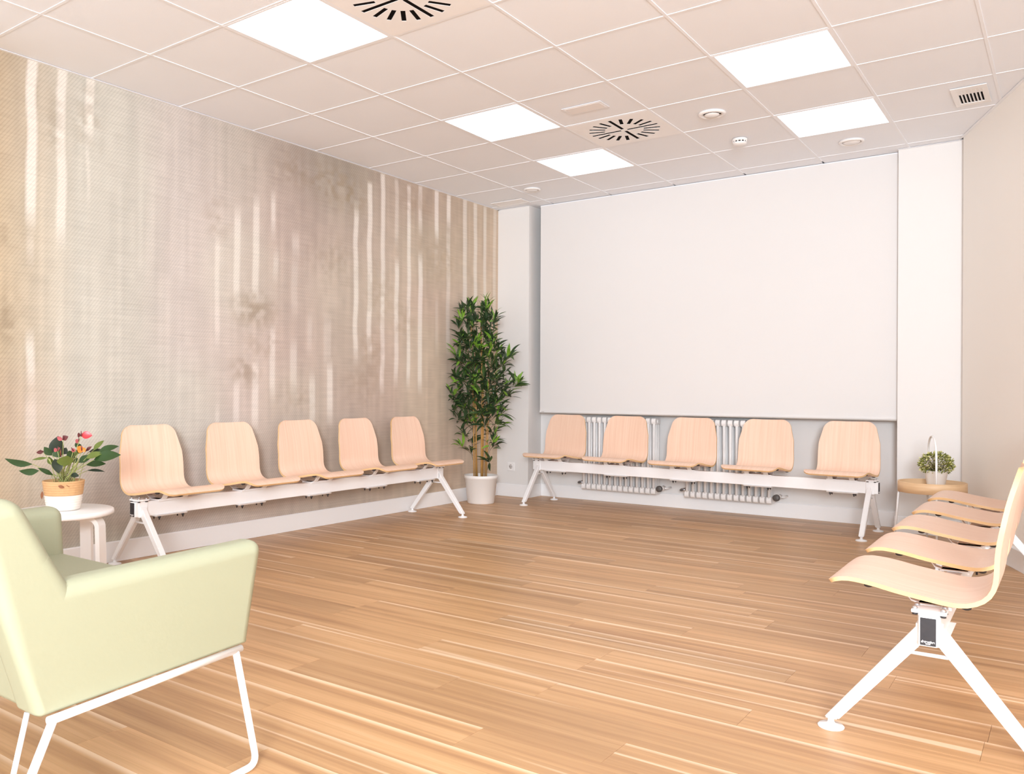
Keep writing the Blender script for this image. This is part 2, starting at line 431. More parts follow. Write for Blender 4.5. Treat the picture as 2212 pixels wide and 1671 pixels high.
# wallpaper: a printed birch-forest mural (flat print, some light painted in) on the left wall
TR = [(-4.704, -4.635, 2.9, 1.93, 1.0), (-4.701, -4.648, 1.88, 1.73, 0.4), (-4.699, -4.64, 1.33, 1.05, 0.8), (-4.705, -4.633, 1.0, 0.69, 0.45), (-4.534, -4.467, 2.9, 1.86, 0.9), (-4.535, -4.489, 1.39, 1.21, 0.5), (-4.364, -4.298, 2.9, 2.47, 1.0), (-4.358, -4.324, 2.47, 2.12, 0.5), (-3.448, -3.395, 2.06, 1.33, 0.8), (-3.434, -3.388, 0.91, 0.77, 0.8), (-3.287, -3.22, 2.26, 1.6, 0.95), (-3.285, -3.221, 1.11, 0.76, 0.9), (-3.123, -3.052, 2.37, 1.67, 0.9), (-3.125, -3.054, 1.24, 0.76, 1.0), (-2.955, -2.899, 2.43, 2.14, 0.9), (-2.935, -2.874, 2.02, 1.83, 0.65), (-2.962, -2.897, 1.48, 0.97, 0.95), (-2.754, -2.671, 2.17, 2.03, 0.7), (-2.758, -2.684, 2.0, 1.58, 0.35), (-2.763, -2.685, 1.39, 0.93, 0.7), (-2.593, -2.535, 1.59, 1.31, 0.4), (-2.575, -2.503, 1.14, 0.77, 0.9), (-2.423, -2.333, 1.6, 1.21, 0.4), (-2.391, -2.316, 1.25, 0.8, 1.0), (-2.1, -2.035, 2.51, 1.28, 0.95), (-1.938, -1.87, 2.71, 1.28, 1.0), (-1.774, -1.71, 2.82, 1.03, 0.9), (-1.596, -1.536, 2.81, 2.26, 0.5), (-1.598, -1.531, 2.13, 1.1, 0.9), (-1.43, -1.368, 2.79, 1.08, 1.0), (-1.272, -1.206, 2.82, 2.42, 0.8), (-1.274, -1.202, 2.23, 1.04, 0.95), (-1.039, -0.97, 2.83, 2.37, 1.0), (-1.042, -0.98, 2.29, 2.2, 0.7), (-0.858, -0.787, 2.82, 2.52, 1.0), (-0.863, -0.792, 2.52, 1.38, 0.55), (-0.604, -0.529, 2.85, 1.74, 0.7), (-0.43, -0.36, 2.83, 1.8, 0.75), (-0.264, -0.2, 2.82, 1.86, 0.7), (-0.094, -0.028, 2.83, 1.69, 0.5), (-0.595, -0.52, 1.74, 0.79, 0.3), (-1.025, -0.97, 1.87, 1.38, 0.3)]
BL = [(-3.1, 1.58, 0.21, 0.14, 0.8), (-3.18, 1.16, 0.14, 0.13, 0.7), (-3.42, 2.17, 0.11, 0.15, 0.45), (-2.32, 2.6, 0.36, 0.18, 0.7), (-2.71, 2.63, 0.28, 0.15, 0.5), (-1.89, 1.34, 0.17, 0.23, 0.5), (-2.12, 2.57, 0.19, 0.15, 0.8), (-3.05, 1.36, 0.21, 0.16, 0.35), (-1.94, 1.11, 0.28, 0.22, 0.4), (-1.48, 1.63, 0.19, 0.2, 0.4), (-4.79, 1.39, 0.09, 0.17, 0.7), (-4.8, 1.86, 0.09, 0.15, 0.4), (-4.34, 2.58, 0.1, 0.24, 0.45), (-4.55, 2.52, 0.07, 0.23, 0.4), (-2.7, 0.97, 0.23, 0.14, 0.35), (-1.3, 2.65, 0.26, 0.16, 0.4), (-0.96, 2.21, 0.35, 0.25, 0.4), (-1.78, 1.8, 0.23, 0.27, 0.35), (-2.32, 2.03, 0.3, 0.21, 0.35)]
ya = np.arange(-5.2, 0.0001, 0.0100); za = np.arange(0.10, 2.8185, 0.0150); za[-1] = H
YY, ZZ = np.meshgrid(ya, za)
def vnoise(sy, sz, seed):
    """smooth value noise on the wall grid"""
    g = np.random.default_rng(seed); ny = int(5.4 / sy) + 3; nz = int(3 / sz) + 3
    G = g.random((nz, ny)); fy = (YY + 5.2) / sy; fz = ZZ / sz
    iy = np.floor(fy).astype(int); iz = np.floor(fz).astype(int); ty = fy - iy; tz = fz - iz
    ty = ty * ty * (3 - 2 * ty); tz = tz * tz * (3 - 2 * tz)
    return (G[iz, iy] * (1 - ty) + G[iz, iy + 1] * ty) * (1 - tz) + (G[iz + 1, iy] * (1 - ty) + G[iz + 1, iy + 1] * ty) * tz
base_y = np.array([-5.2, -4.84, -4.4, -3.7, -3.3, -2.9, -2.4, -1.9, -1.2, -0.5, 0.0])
base_c = np.array([lin(c) for c in [(206, 170, 128), (212, 184, 152), (221, 207, 190), (224, 209, 194), (221, 202, 186), (216, 193, 176), (208, 186, 168), (199, 177, 158), (191, 168, 147), (186, 162, 140), (180, 155, 133)]])  # tan near end is a warm glow painted into the print
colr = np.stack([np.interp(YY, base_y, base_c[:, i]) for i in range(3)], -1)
drift = vnoise(0.35, 0.9, 1) * 0.5 + vnoise(0.12, 0.6, 2) * 0.3 + vnoise(0.05, 0.5, 3) * 0.2
streak = vnoise(0.028, 0.5, 9) * 0.6 + vnoise(0.05, 0.09, 12) * 0.4
dense = np.interp(YY, [-5, -3.6, -2.2, 0], [0.95, 0.80, 1.0, 1.0])
colr *= (1 + (drift - 0.5)[..., None] * 0.26 * dense[..., None])
colr *= (1 + (streak - 0.5)[..., None] * 0.22 * dense[..., None])
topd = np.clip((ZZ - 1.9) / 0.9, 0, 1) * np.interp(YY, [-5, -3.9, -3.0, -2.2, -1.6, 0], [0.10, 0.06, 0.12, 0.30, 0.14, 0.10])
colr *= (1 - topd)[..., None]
leaf = vnoise(0.035, 0.035, 21) * 0.6 + vnoise(0.07, 0.06, 22) * 0.4
dirt = np.zeros_like(YY)
for cy, cz, ry, rz, s in BL:
    dd = np.sqrt(((YY - cy) / ry) ** 2 + ((ZZ - cz) / rz) ** 2)
    dirt = np.maximum(dirt, s * np.clip(1.25 - dd, 0, 1) * np.clip((leaf - 0.33) * 3.2, 0, 1))
tr = np.zeros_like(YY); warm = 0.55 + 0.45 * vnoise(0.09, 0.25, 31)
wob = (vnoise(0.4, 0.22, 33) - 0.5) * 0.016
for y0, y1, zt, zb, s in TR:
    a = np.clip((YY + wob - y0) / 0.014, 0, 1) * np.clip((y1 - YY - wob) / 0.014, 0, 1)
    b = np.clip((zt - ZZ) / (0.03 if zt > 2.7 else 0.12) + 0.3, 0, 1) * np.clip((ZZ - zb) / 0.16 + 0.4, 0, 1)
    tr = np.maximum(tr, s * a * b * (0.75 + 0.25 * warm))
hl = np.array(lin((246, 229, 213)))
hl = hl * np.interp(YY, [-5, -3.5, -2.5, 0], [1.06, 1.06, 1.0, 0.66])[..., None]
colr = colr + (hl - colr) * (tr * 0.95 * (1 - 0.55 * dirt))[..., None]
dk = np.array(lin((166, 140, 112)))
colr = colr + (dk - colr) * (dirt * 0.72)[..., None]
pinkm = np.clip((vnoise(0.5, 0.45, 41) - 0.45) * 2.4, 0, 1)
colr[..., 1] *= 1 - 0.045 * pinkm; colr[..., 2] *= 1 - 0.02 * pinkm
colr = np.clip(colr * np.interp(YY, [-5, -3.6, -2.5, 0], [0.80, 0.80, 0.82, 1.42])[..., None] * np.array([0.92, 1.01, 1.07]), 0, 1)  # print brightened towards the back corner to offset weaker light there
nz, ny = YY.shape
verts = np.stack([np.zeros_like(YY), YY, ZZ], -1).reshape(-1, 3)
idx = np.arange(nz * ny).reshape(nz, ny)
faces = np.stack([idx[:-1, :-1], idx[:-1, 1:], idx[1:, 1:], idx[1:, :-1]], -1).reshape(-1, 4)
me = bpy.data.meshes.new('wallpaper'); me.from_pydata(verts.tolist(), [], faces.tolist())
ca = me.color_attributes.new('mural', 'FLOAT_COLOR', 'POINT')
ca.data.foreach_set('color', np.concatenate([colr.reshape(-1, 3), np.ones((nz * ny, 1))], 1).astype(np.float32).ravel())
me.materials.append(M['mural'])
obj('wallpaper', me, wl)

# baseboards, 120 mm
def board(name, pts, h=0.122, t=0.014):
    """a skirting run along a polyline; the room is on its left hand side"""
    mb = MB()
    for (x0, y0), (x1, y1) in zip(pts[:-1], pts[1:]):
        d = Vector((x1 - x0, y1 - y0, 0)); L = d.length; d.normalize(); n = Vector((-d.y, d.x, 0))
        prof = [(0, 0.001), (t, 0.001), (t, h - 0.006), (t - 0.006, h), (0, h)]
        mb.prism(prof, lambda u, v, w: (x0 + d.x * w + n.x * u, y0 + d.y * w + n.y * u, v), 0, L)
    return struct(build(name, mb, M['base']))
board('baseboard_left', [(0.0, 0.0), (0.0, YB)])
board('baseboard_back', [(NX0, 0.0), (0.0, 0.0)])
board('baseboard_niche', [(NX1, -0.014), (NX1, NY), (NX0, NY), (NX0, -0.014)])
board('baseboard_pillar', [(RX, 0.0), (NX1, 0.0)])
board('baseboard_right', [(rwall(YB), YB), (RX, RY)])
board('baseboard_front', [(0.0, YB), (rwall(YB), YB)])

# suspended ceiling: slab, bars and single tiles on a 600 mm grid
ceil_o = struct(build('ceiling', MB().prism([(-0.1, YB - 0.1), (8.3, YB - 0.1), (8.3, 0.0), (4.1, 0.37), (-0.1, 0.37)], XYZ, 2.93, 3.0), M['tile']))
GX, GY, G = 1.18167, -4.32518, 0.6
LIGHTS = [(0, 0), (0, 3), (0, 5), (3, 3), (3, 5)]                       # column, row: seen
LIGHTS_B = [(3, 0), (0, -3), (3, -3), (6, -3), (6, 0), (3, -5), (6, -5)]  # behind and beside the camera
DIFF = [(1, 0), (1, 4)]
tile_poly = [(-0.2925, -0.2925), (0.2925, -0.2925), (0.2925, 0.2925), (-0.2925, 0.2925)]
tile_me = fix_normals(MB().prism(tile_poly, XYZ, 0.0, 0.016).mesh('ceiling_tile', M['tile']))
for i in range(-2, 12):
    for j in range(-10, 8):
        if (i, j) in LIGHTS or (i, j) in LIGHTS_B or (i, j) in DIFF: continue
        cx, cy = GX + G * (i + .5), GY + G * (j + .5)
        rect = [(cx + a, cy + b) for a, b in tile_poly]
        if j == 7: rect = [(x, min(y, 0.24)) for x, y in rect]
        p = room_clip(rect)
        if j == 7: p = clip(p, 1, 0, RX) if p else p
        if len(p) < 3: continue
        area = abs(sum(p[a][0] * p[(a + 1) % len(p)][1] - p[(a + 1) % len(p)][0] * p[a][1] for a in range(len(p)))) / 2
        if area < 0.002: continue
        if area > 0.342: obj('ceiling_tile', tile_me, ceil_o, (cx, cy, H + 0.003))
        else: obj('ceiling_tile', fix_normals(MB().prism([(a - cx, b - cy) for a, b in p], XYZ, 0, 0.016).mesh('ceiling_tile', M['tile'])), ceil_o, (cx, cy, H + 0.003))
for i in range(-1, 11):
    x = GX + G * i
    ymax = 0.0 if x < RX else RY - (x - RX) / RS
    if ymax > YB: obj('grid_bar', fix_normals(MB().box(-.0075, .0075, YB, ymax, 0, 0.035).mesh('grid_bar', M['grid'])), ceil_o, (x, 0, H))
for j in range(-9, 8):
    y = GY + G * j
    obj('grid_bar', fix_normals(MB().box(0, rwall(y), -.0075, .0075, 0.0006, 0.0345).mesh('grid_bar', M['grid'])), ceil_o, (0, y, H))
def edge_trim(name, p, q):
    d = Vector((q[0] - p[0], q[1] - p[1], 0)); L = d.length; d.normalize(); n = Vector((-d.y, d.x, 0))
    mb = MB().prism([(0, H - 0.002), (0.02, H - 0.002), (0.02, H + 0.0), (0.002, H + 0.0), (0.002, H + 0.03), (0, H + 0.03)],
                    lambda u, v, w: (p[0] + d.x * w + n.x * u, p[1] + d.y * w + n.y * u, v), 0, L)
    return struct(build(name, mb, M['grid']))
edge_trim('trim_1', (0, 0), (0, YB)); edge_trim('trim_2', (NX0, 0), (0, 0)); edge_trim('trim_3', (RX, 0), (NX1, 0))
edge_trim('trim_4', (rwall(YB), YB), (RX, RY))

# ------------------------------------------------------------------ ceiling fittings
def light_panel(i, j, label, group=None):
    t = thing('ceiling_light', label, 'ceiling light', (GX + G * (i + .5), GY + G * (j + .5), H), 0, group)
    f = MB()
    a, b = 0.2925, 0.281
    for s in (-1, 1):
        f.box(-a, a, min(s * a, s * b), max(s * a, s * b), 0.0, 0.02)
        f.box(min(s * a, s * b), max(s * a, s * b), -b, b, 0.0, 0.02)
    build('frame', f, M['grid'], t)
    build('diffuser_panel', MB().box(-b, b, -b, b, 0.004, 0.012), M['led'], t)
    return t
LG = 'square light panels in the tiled ceiling'
light_panel(0, 0, 'largest glowing square ceiling panel, cut by the photo top edge, beside a black-slotted diffuser', LG)
light_panel(0, 3, 'glowing square ceiling panel left of the rectangular access plate, second in the left row', LG)
light_panel(0, 5, 'glowing square ceiling panel of the left row nearest the roller blind', LG)
light_panel(3, 3, 'glowing square ceiling panel of the right row farther from the roller blind', LG)
light_panel(3, 5, 'glowing square ceiling panel between the smoke detector and the barred vent grille', LG)
for (i, j), w in zip(LIGHTS_B, ('over the near end of the cream-wall bench', 'over the floor behind the green armchair', 'over the photographer, middle row', 'near the cream wall beside the photographer', 'near the cream wall ahead of the photographer', 'in the last row, farther left', 'in the last row, farther right')):
    light_panel(i, j, 'square ceiling light panel outside the photo ' + w, 'light panels outside the photo')

def slotted_diffuser(i, j, label):
    t = thing('swirl_diffuser', label, 'air vent', (GX + G * (i + .5), GY + G * (j + .5), H), 0, 'slotted air diffusers in the ceiling')
    holes = []
    for k in range(20):
        a = 2 * math.pi * k / 20; r0, r1, w = (0.022, 0.238, 0.0115) if k % 5 == 0 else (0.130, 0.238, 0.0115)
        c, s = math.cos(a), math.sin(a)
        holes.append([(r * c - q * s, r * s + q * c) for r, q in ((r0, -w), (r1, -w), (r1, w), (r0, w))])
    bm = bmesh.new(); es = []
    for loop in [[(-.2925, -.2925), (.2925, -.2925), (.2925, .2925), (-.2925, .2925)]] + holes:
        vs = [bm.verts.new((x, y, 0.0)) for x, y in loop]
        es += [bm.edges.new((vs[q], vs[(q + 1) % 4])) for q in range(4)]
    bmesh.ops.triangle_fill(bm, use_beauty=True, use_dissolve=False, edges=es)
    ex = bmesh.ops.extrude_face_region(bm, geom=list(bm.faces))
    bmesh.ops.translate(bm, vec=(0, 0, 0.0012), verts=[g for g in ex['geom'] if isinstance(g, bmesh.types.BMVert)])
    bmesh.ops.recalc_face_normals(bm, faces=bm.faces)
    me = bpy.data.meshes.new('face_plate'); bm.to_mesh(me); bm.free(); me.materials.append(M['plate'])
    obj('face_plate', me, t)
    for hl_ in holes:
        build('slot', MB().prism(hl_, XYZ, 0.0014, 0.012), M['slot'], t)
    build('plenum_box', MB().box(-.27, .27, -.27, .27, 0.0125, 0.09), M['slot'], t)
slotted_diffuser(1, 0, 'round black-slotted ceiling diffuser cut by the photo top edge beside the largest light panel')
slotted_diffuser(1, 4, 'round black-slotted ceiling diffuser between four light panels, seen whole')

t = thing('air_valve', 'round white ceiling valve with dark crescent opening between slotted diffuser and right light row', 'air vent', (2.682, -1.612, H))
build('ring', MB().lathe([(0.058, 0.002), (0.062, -0.012), (0.078, -0.012), (0.086, -0.004), (0.086, 0.0), (0.058, 0.002)], n=40), M['white'], t)
build('throat', MB().lathe([(0.0, 0.0015), (0.060, 0.001), (0.060, 0.0025), (0.0, 0.0025)], n=32), M['slot'], t)
build('disc', MB().lathe([(0.0, -0.020), (0.030, -0.019), (0.044, -0.012), (0.046, -0.008), (0.0, -0.006)], n=32), M['white'], t)
build('spider', MB().box(-.058, .058, -.002, .002, -.006, -.0025).box(-.002, .002, -.058, .058, -.0065, -.003), M['white'], t)

t = thing('smoke_detector', 'small white smoke detector with dark slits on ceiling tile near the right light row', 'smoke detector', (2.655, -0.959, H))
build('base', MB().lathe([(0.050, 0.0), (0.052, -0.012), (0.048, -0.018), (0.0, -0.018)], n=36), M['white'], t)
build('slit_band', MB().lathe([(0.043, -0.018), (0.043, -0.027), (0.0, -0.027)], n=36), M['slot'], t)
for k in range(12):
    a = 2 * math.pi * k / 12
    build('fin', MB().prism([(0.040, -.004), (0.0475, -.004), (0.0475, .004), (0.040, .004)], lambda u, v, d: (u * math.cos(a) - v * math.sin(a), u * math.sin(a) + v * math.cos(a), d), -0.0275, -0.0175), M['white'], t)
build('cap', MB().lathe([(0.048, -0.027), (0.047, -0.036), (0.030, -0.044), (0.0, -0.045)], n=36), M['white'], t)

def speaker(loc, r, label):
    t = thing('ceiling_speaker', label, 'ceiling fitting', loc, 0, 'round plain ceiling fittings')
    build('ring', MB().lathe([(r * 0.74, 0.002), (r * 0.76, -0.010), (r * 0.86, -0.014), (r * 0.97, -0.009), (r, 0.0), (r * 0.74, 0.002)], n=40), M['white'], t)
    build('dome', MB().lathe([(r * 0.66, 0.0), (r * 0.66, -0.008), (r * 0.55, -0.014), (0.0, -0.016)], n=36), M['white'], t)
speaker((3.278, -0.434, H), 0.085, 'round white ceiling fitting over the right end of the roller blind')
speaker((0.711, -0.548, H), 0.078, 'round white ceiling fitting over the potted bamboo corner')

t = thing('vent_grille', 'rectangular white vent grille with vertical dark openings near the right wall', 'air vent', (4.045, -1.02, H))
g = MB()
a, b, a2, b2 = 0.092, 0.185, 0.064, 0.135
for s in (-1, 1):
    g.box(-a, a, min(s * b, s * b2), max(s * b, s * b2), -0.006, 0.0)
    g.box(min(s * a, s * a2), max(s * a, s * a2), -b2, b2, -0.006, 0.0)
build('frame', g, M['white'], t, bevel=0.002)
build('duct', MB().box(-a2, a2, -b2, b2, 0.0005, 0.003), M['slot'], t)
for k in range(8):
    x = -a2 + 2 * a2 * (k + .0) / 7
    build('louvre', MB().prism([(x - .003, -.004), (x + .003, -.004), (x + .005, 0.0), (x - .001, 0.0)], lambda u, v, d: (u, d, v), -b2, b2), M['white'], t)
build('damper', MB().box(-a2, a2, -b2, -b2 + 0.095, -0.0015, 0.0004), M['white'], t)

t = thing('linear_vent', 'slim white slatted vent in ceiling corner above the potted bamboo', 'air vent', (0.285, -0.225, H))
g = MB(); a, b = 0.17, 0.085
for s in (-1, 1):
    g.box(-a, a, min(s * b, s * (b - .02)), max(s * b, s * (b - .02)), -0.006, 0.0)
    g.box(min(s * a, s * (a - .02)), max(s * a, s * (a - .02)), -b + .02, b - .02, -0.006, 0.0)
build('frame', g, M['white'], t)
for k in range(4):
    y = -0.05 + 0.033 * k
    build('slat', MB().prism([(y - .013, -.001), (y + .013, -.005), (y + .013, -.003), (y - .013, 0.0)], lambda u, v, d: (d, u, v), -a + .02, a - .02), M['white'], t)

t = thing('access_plate', 'flat rectangular cream plate on the ceiling beside the second left light panel', 'ceiling fitting', (2.075, -2.19, H))
build('rim', MB().box(-.135, .135, -.068, .068, -0.003, 0.0), M['grid'], t, bevel=0.001)
build('cover', MB().box(-.118, .118, -.052, .052, -0.0045, -0.003), mat('cream_cover', (0.87, 0.83, 0.81), 0.5, noise=(4.0, 0.01)), t, bevel=0.002)

# ------------------------------------------------------------------ roller blind in the window niche
t = thing('roller_blind', 'wide white roller blind drawn down over the window behind the back bench', 'blind', (0, 0.045, 0))
build('fabric', MB().box(0.448, 3.500, 0.018, 0.0195, 0.842, 2.809), M['blind'], t)
build('bottom_bar', MB().prism([(0.012, 0.826), (0.026, 0.826), (0.027, 0.834), (0.024, 0.845), (0.014, 0.845), (0.011, 0.834)], lambda u, v, d: (d, u, v), 0.448, 3.500), M['blind'], t)
build('bar_rail', MB().box(0.448, 3.500, 0.013, 0.025, 0.818, 0.826), M['alu'], t)
build('head_rail', MB().box(0.444, 3.506, 0.021, 0.075, 2.800, 2.8175), M['grid'], t)
build('label_tab', MB().box(0.469, 0.499, 0.0105, 0.0115, 0.830, 0.834), M['alu'], t)

# ------------------------------------------------------------------ column radiators
sec = MB()
for yy in (-0.045, 0.0, 0.045):
    sec.tube([(0, yy, 0.03), (0, yy, 0.65)], 0.0125, 10)
def pill(zc, hh):
    pts = []
    for k in range(17):
        a = math.pi * k / 16; pts.append((0.045 + 0.016 * math.sin(a), zc - hh * math.cos(a)))
    for k in range(17):
        a = math.pi * k / 16; pts.append((-0.045 - 0.016 * math.sin(a), zc + hh * math.cos(a)))
    return pts
for zc in (0.030, 0.650):
    sec.prism(pill(zc, 0.027), lambda u, v, d: (d, u, v), -0.0185, 0.0185)
sec.tube([(-.0262, 0, 0.035), (.0262, 0, 0.035)], 0.018, 12).tube([(-.0262, 0, 0.648), (.0262, 0, 0.648)], 0.018, 12)
sec_me = fix_normals(sec.mesh('section', M['rad']))
def radiator(x0, n, label):
    t = thing('column_radiator', label, 'radiator', (x0, 0.128, 0.118), 0, 'column radiators under the roller blind')
    W = 0.0525 * n
    for k in range(n):
        obj('section', sec_me, t, (0.0525 * (k + .5), 0, 0))
    v = build('thermostat_valve', MB().cyl((W, 0, 0.060), (W + .045, 0, 0.060), 0.013).cyl((W + .04, 0.02, 0.060), (W + .04, -0.065, 0.060), 0.021, 20), M['white'], t)
    build('knob_cap', MB().lathe([(0.024, -0.064), (0.027, -0.07), (0.027, -0.092), (0.022, -0.097), (0.0, -0.098)], (W + .04, 0, 0.060), 'y', 24), M['knob'], v)
    build('return_pipe', MB().tube([(W + .04, 0.0, 0.060), (W + .075, 0.0, 0.060), (W + .075, 0.10, 0.060)], 0.009), M['white'], v)
    l = build('lockshield_valve', MB().cyl((0, 0, 0.060), (-.045, 0, 0.060), 0.012).cyl((-.03, -0.028, 0.060), (-.03, 0.10, 0.060), 0.013), M['chrome'], t)
    build('lock_cap', MB().cyl((-.03, -0.028, 0.060), (-.03, -0.045, 0.060), 0.010, 12), M['knob'], l)
    for zz in (0.10, 0.56):
        build('wall_bracket', MB().box(W * .2, W * .2 + .02, 0.06, 0.117, zz, zz + .03).box(W * .8, W * .8 + .02, 0.06, 0.117, zz, zz + .03), M['white'], t)
radiator(0.885, 14, 'white column radiator behind the first two seats of the back bench, nearer the bamboo')
radiator(1.870, 14, 'white column radiator behind the third and fourth seats of the back bench')

# wall socket on the left pillar
t = thing('wall_socket', 'square white wall socket low on the white pillar beside the potted bamboo', 'socket', (0.166, 0, 0.293))
build('plate', MB().box(-.041, .041, -.009, 0, -.041, .041), M['white'], t, bevel=0.004)
build('well', MB().lathe([(0.021, -0.0092), (0.0215, -0.0108), (0.0235, -0.0108), (0.0245, -0.009), (0.021, -0.0092)], axis='y', n=28), M['white'], t)
build('insert', MB().lathe([(0.021, -0.0091), (0.021, -0.0096), (0.0, -0.0096)], axis='y', n=28), mat('socket_grey', (0.62, 0.58, 0.56), 0.5, noise=(9.0, 0.02)), t)
for s in (-1, 1):
    build('pin_hole', MB().cyl((s * .0095, -0.0095, 0), (s * .0095, -0.0101, 0), 0.0032, 10), M['black'], t)
    build('earth_clip', MB().box(-.003, .003, -.0112, -.0096, min(s * .014, s * .021), max(s * .014, s * .021)), M['chrome'], t)

# ------------------------------------------------------------------ five-seat beam benches
def catmull(P, n):
    P = [np.array(p, float) for p in P]; P = [2 * P[0] - P[1]] + P + [2 * P[-1] - P[-2]]
    out = []
    for i in range(1, len(P) - 2):
        for k in range(n):
            t = k / n; p0, p1, p2, p3 = P[i - 1], P[i], P[i + 1], P[i + 2]
            out.append(0.5 * (2 * p1 + (p2 - p0) * t + (2 * p0 - 5 * p1 + 4 * p2 - p3) * t * t + (3 * p1 - p0 - 3 * p2 + p3) * t ** 3))
    out.append(P[-2]); return np.array(out)
prof = catmull([(0.0, .446), (.022, .461), (.062, .470), (.128, .464), (.19, .452), (.255, .442), (.315, .434), (.355, .434), (.387, .444), (.410, .462), (.424, .487), (.430, .520), (.433, .560), (.438, .606), (.447, .659), (.459, .719), (.473, .772), (.484, .812)], 5)
sl = np.concatenate([[0], np.cumsum(np.linalg.norm(np.diff(prof, axis=0), axis=1))]); SL = sl[-1]
want = np.concatenate([np.linspace(0, .05, 9)[:-1], np.linspace(.05, SL - .07, 36), (SL - .07 + .07 * np.sin(np.linspace(0, math.pi / 2, 11)))[1:]])
px_ = np.interp(want, sl, prof[:, 0]); pz_ = np.interp(want, sl, prof[:, 1])
def halfw(s):
    w = np.interp(s, [0, 0.15, 0.36, 0.50, 0.62, SL - 0.07, SL], [0.204, 0.212, 0.215, 0.214, 0.210, 0.186, 0.176])
    if s < 0.045: r = 0.045; w -= r - math.sqrt(max(0, r * r - (r - s) ** 2))
    e = SL - s
    if e < 0.065: r = 0.065; w -= r - math.sqrt(max(0, r * r - (r - e) ** 2))
    return w
NV = 10; TH = 0.0125
top, bot = [], []
for i, s in enumerate(want):
    i0, i1 = max(i - 1, 0), min(i + 1, len(want) - 1)
    tx, tz = px_[i1] - px_[i0], pz_[i1] - pz_[i0]; L = math.hypot(tx, tz); nx, nz_ = -tz / L, tx / L   # upper side in (a, z)
    w = halfw(s); back = np.clip((s - 0.42) / 0.12, 0, 1)
    for j in range(NV + 1):
        v = -1 + 2 * j / NV
        off = 0.010 * back * (v * v - 0.5)
        a, z = px_[i] + nx * off, pz_[i] + nz_ * off
        top.append((0.275 - a, w * v, z)); bot.append((0.275 - (a - nx * TH), w * v, z - nz_ * TH))
ns, nv = len(want), NV + 1
smb = MB()
q = [(i * nv + j, i * nv + j + 1, (i + 1) * nv + j + 1, (i + 1) * nv + j) for i in range(ns - 1) for j in range(NV)]
smb.add(top, q, 0, True); smb.add(bot, [f[::-1] for f in q], 0, True)
ring = [i * nv for i in range(ns)] + [(ns - 1) * nv + j for j in range(1, nv)] + [i * nv + NV for i in range(ns - 2, -1, -1)] + [j for j in range(NV - 1, 0, -1)]
n_ = len(ring)
smb.add([top[i] for i in ring] + [bot[i] for i in ring], [(k, (k + 1) % n_, n_ + (k + 1) % n_, n_ + k) for k in range(n_)], 1, True)
me_shell = smb.mesh('seat_shell', [M['shell'], M['ply']])
# pressed steel seat carrier, rubber pads, bolts
def zbot(a): return float(np.interp(a, px_[:45], pz_[:45])) - TH - 0.001
path = [(.145, zbot(.145)), (.185, zbot(.185)), (.215, .402), (.235, .396), (.315, .396), (.335, .402), (.362, zbot(.35) - .004), (.375, zbot(.365) - .001)]
cmb = MB()
strip = [(0.275 - a, z) for a, z in path]
for (x0, z0), (x1, z1) in zip(strip[:-1], strip[1:]):
    cmb.prism([(x0, z0), (x1, z1), (x1, z1 - .004), (x0, z0 - .004)], lambda u, v, d: (u, d, v), -.09, -.055)
    cmb.prism([(x0, z0), (x1, z1), (x1, z1 - .004), (x0, z0 - .004)], lambda u, v, d: (u, d, v), .055, .09)
cmb.box(-.04, .04, -.105, .105, .391, .396)
cmb.box(-.045, -.0385, -.10, .10, .385, .394).box(.0385, .045, -.10, .10, .385, .394)
cmb.prism([(-.04, .305), (.04, .305), (.032, .297), (-.032, .297)], lambda u, v, d: (u, d, v), -.105, .105)
me_carrier = fix_normals(cmb.mesh('seat_carrier', M['steel']))
me_pad = fix_normals(MB().lathe([(0.010, 0.0), (0.0135, -0.003), (0.012, -0.009), (0.006, -0.012), (0.0, -0.0125)], n=14).mesh('rubber_pad', M['black']))
me_bolt = fix_normals(MB().lathe([(0.0085, 0.0), (0.0085, -0.009), (0.004, -0.010), (0.004, -0.02), (0.0, -0.02)], n=8).mesh('bolt', M['black']))
me_nut = fix_normals(MB().lathe([(0.0075, 0.0), (0.0075, -0.006), (0.0, -0.006)], n=6).mesh('nut', M['black']))
me_screw = fix_normals(MB().lathe([(0.0075, 0.0), (0.0075, 0.005), (0.004, 0.008), (0.0, 0.0085)], n=10).mesh('screw', M['chrome']))
def leg_mesh(s):
    P = [(.024, .362), (.019, .302), (.240, .030), (.279, .030)]
    mb = MB().prism([(s * a, z) for a, z in P], lambda u, v, d: (u, d, v), -.017, .017)
    me = fix_normals(mb.mesh('leg', M['steel']))
    b = bmesh.new(); b.from_mesh(me); bmesh.ops.bevel(b, geom=list(b.edges), offset=.004, segments=2, affect='EDGES'); b.to_mesh(me); b.free()
    return me
me_legs = {s: leg_mesh(s) for s in (-1, 1)}
me_foot = fix_normals(MB().lathe([(0.0, 0.0), (0.037, 0.0), (0.038, 0.004), (0.034, 0.008), (0.012, 0.013), (0.009, 0.018), (0.009, 0.034), (0.0, 0.034)], n=28).mesh('foot_disc', M['steel']))
HB = 1.447
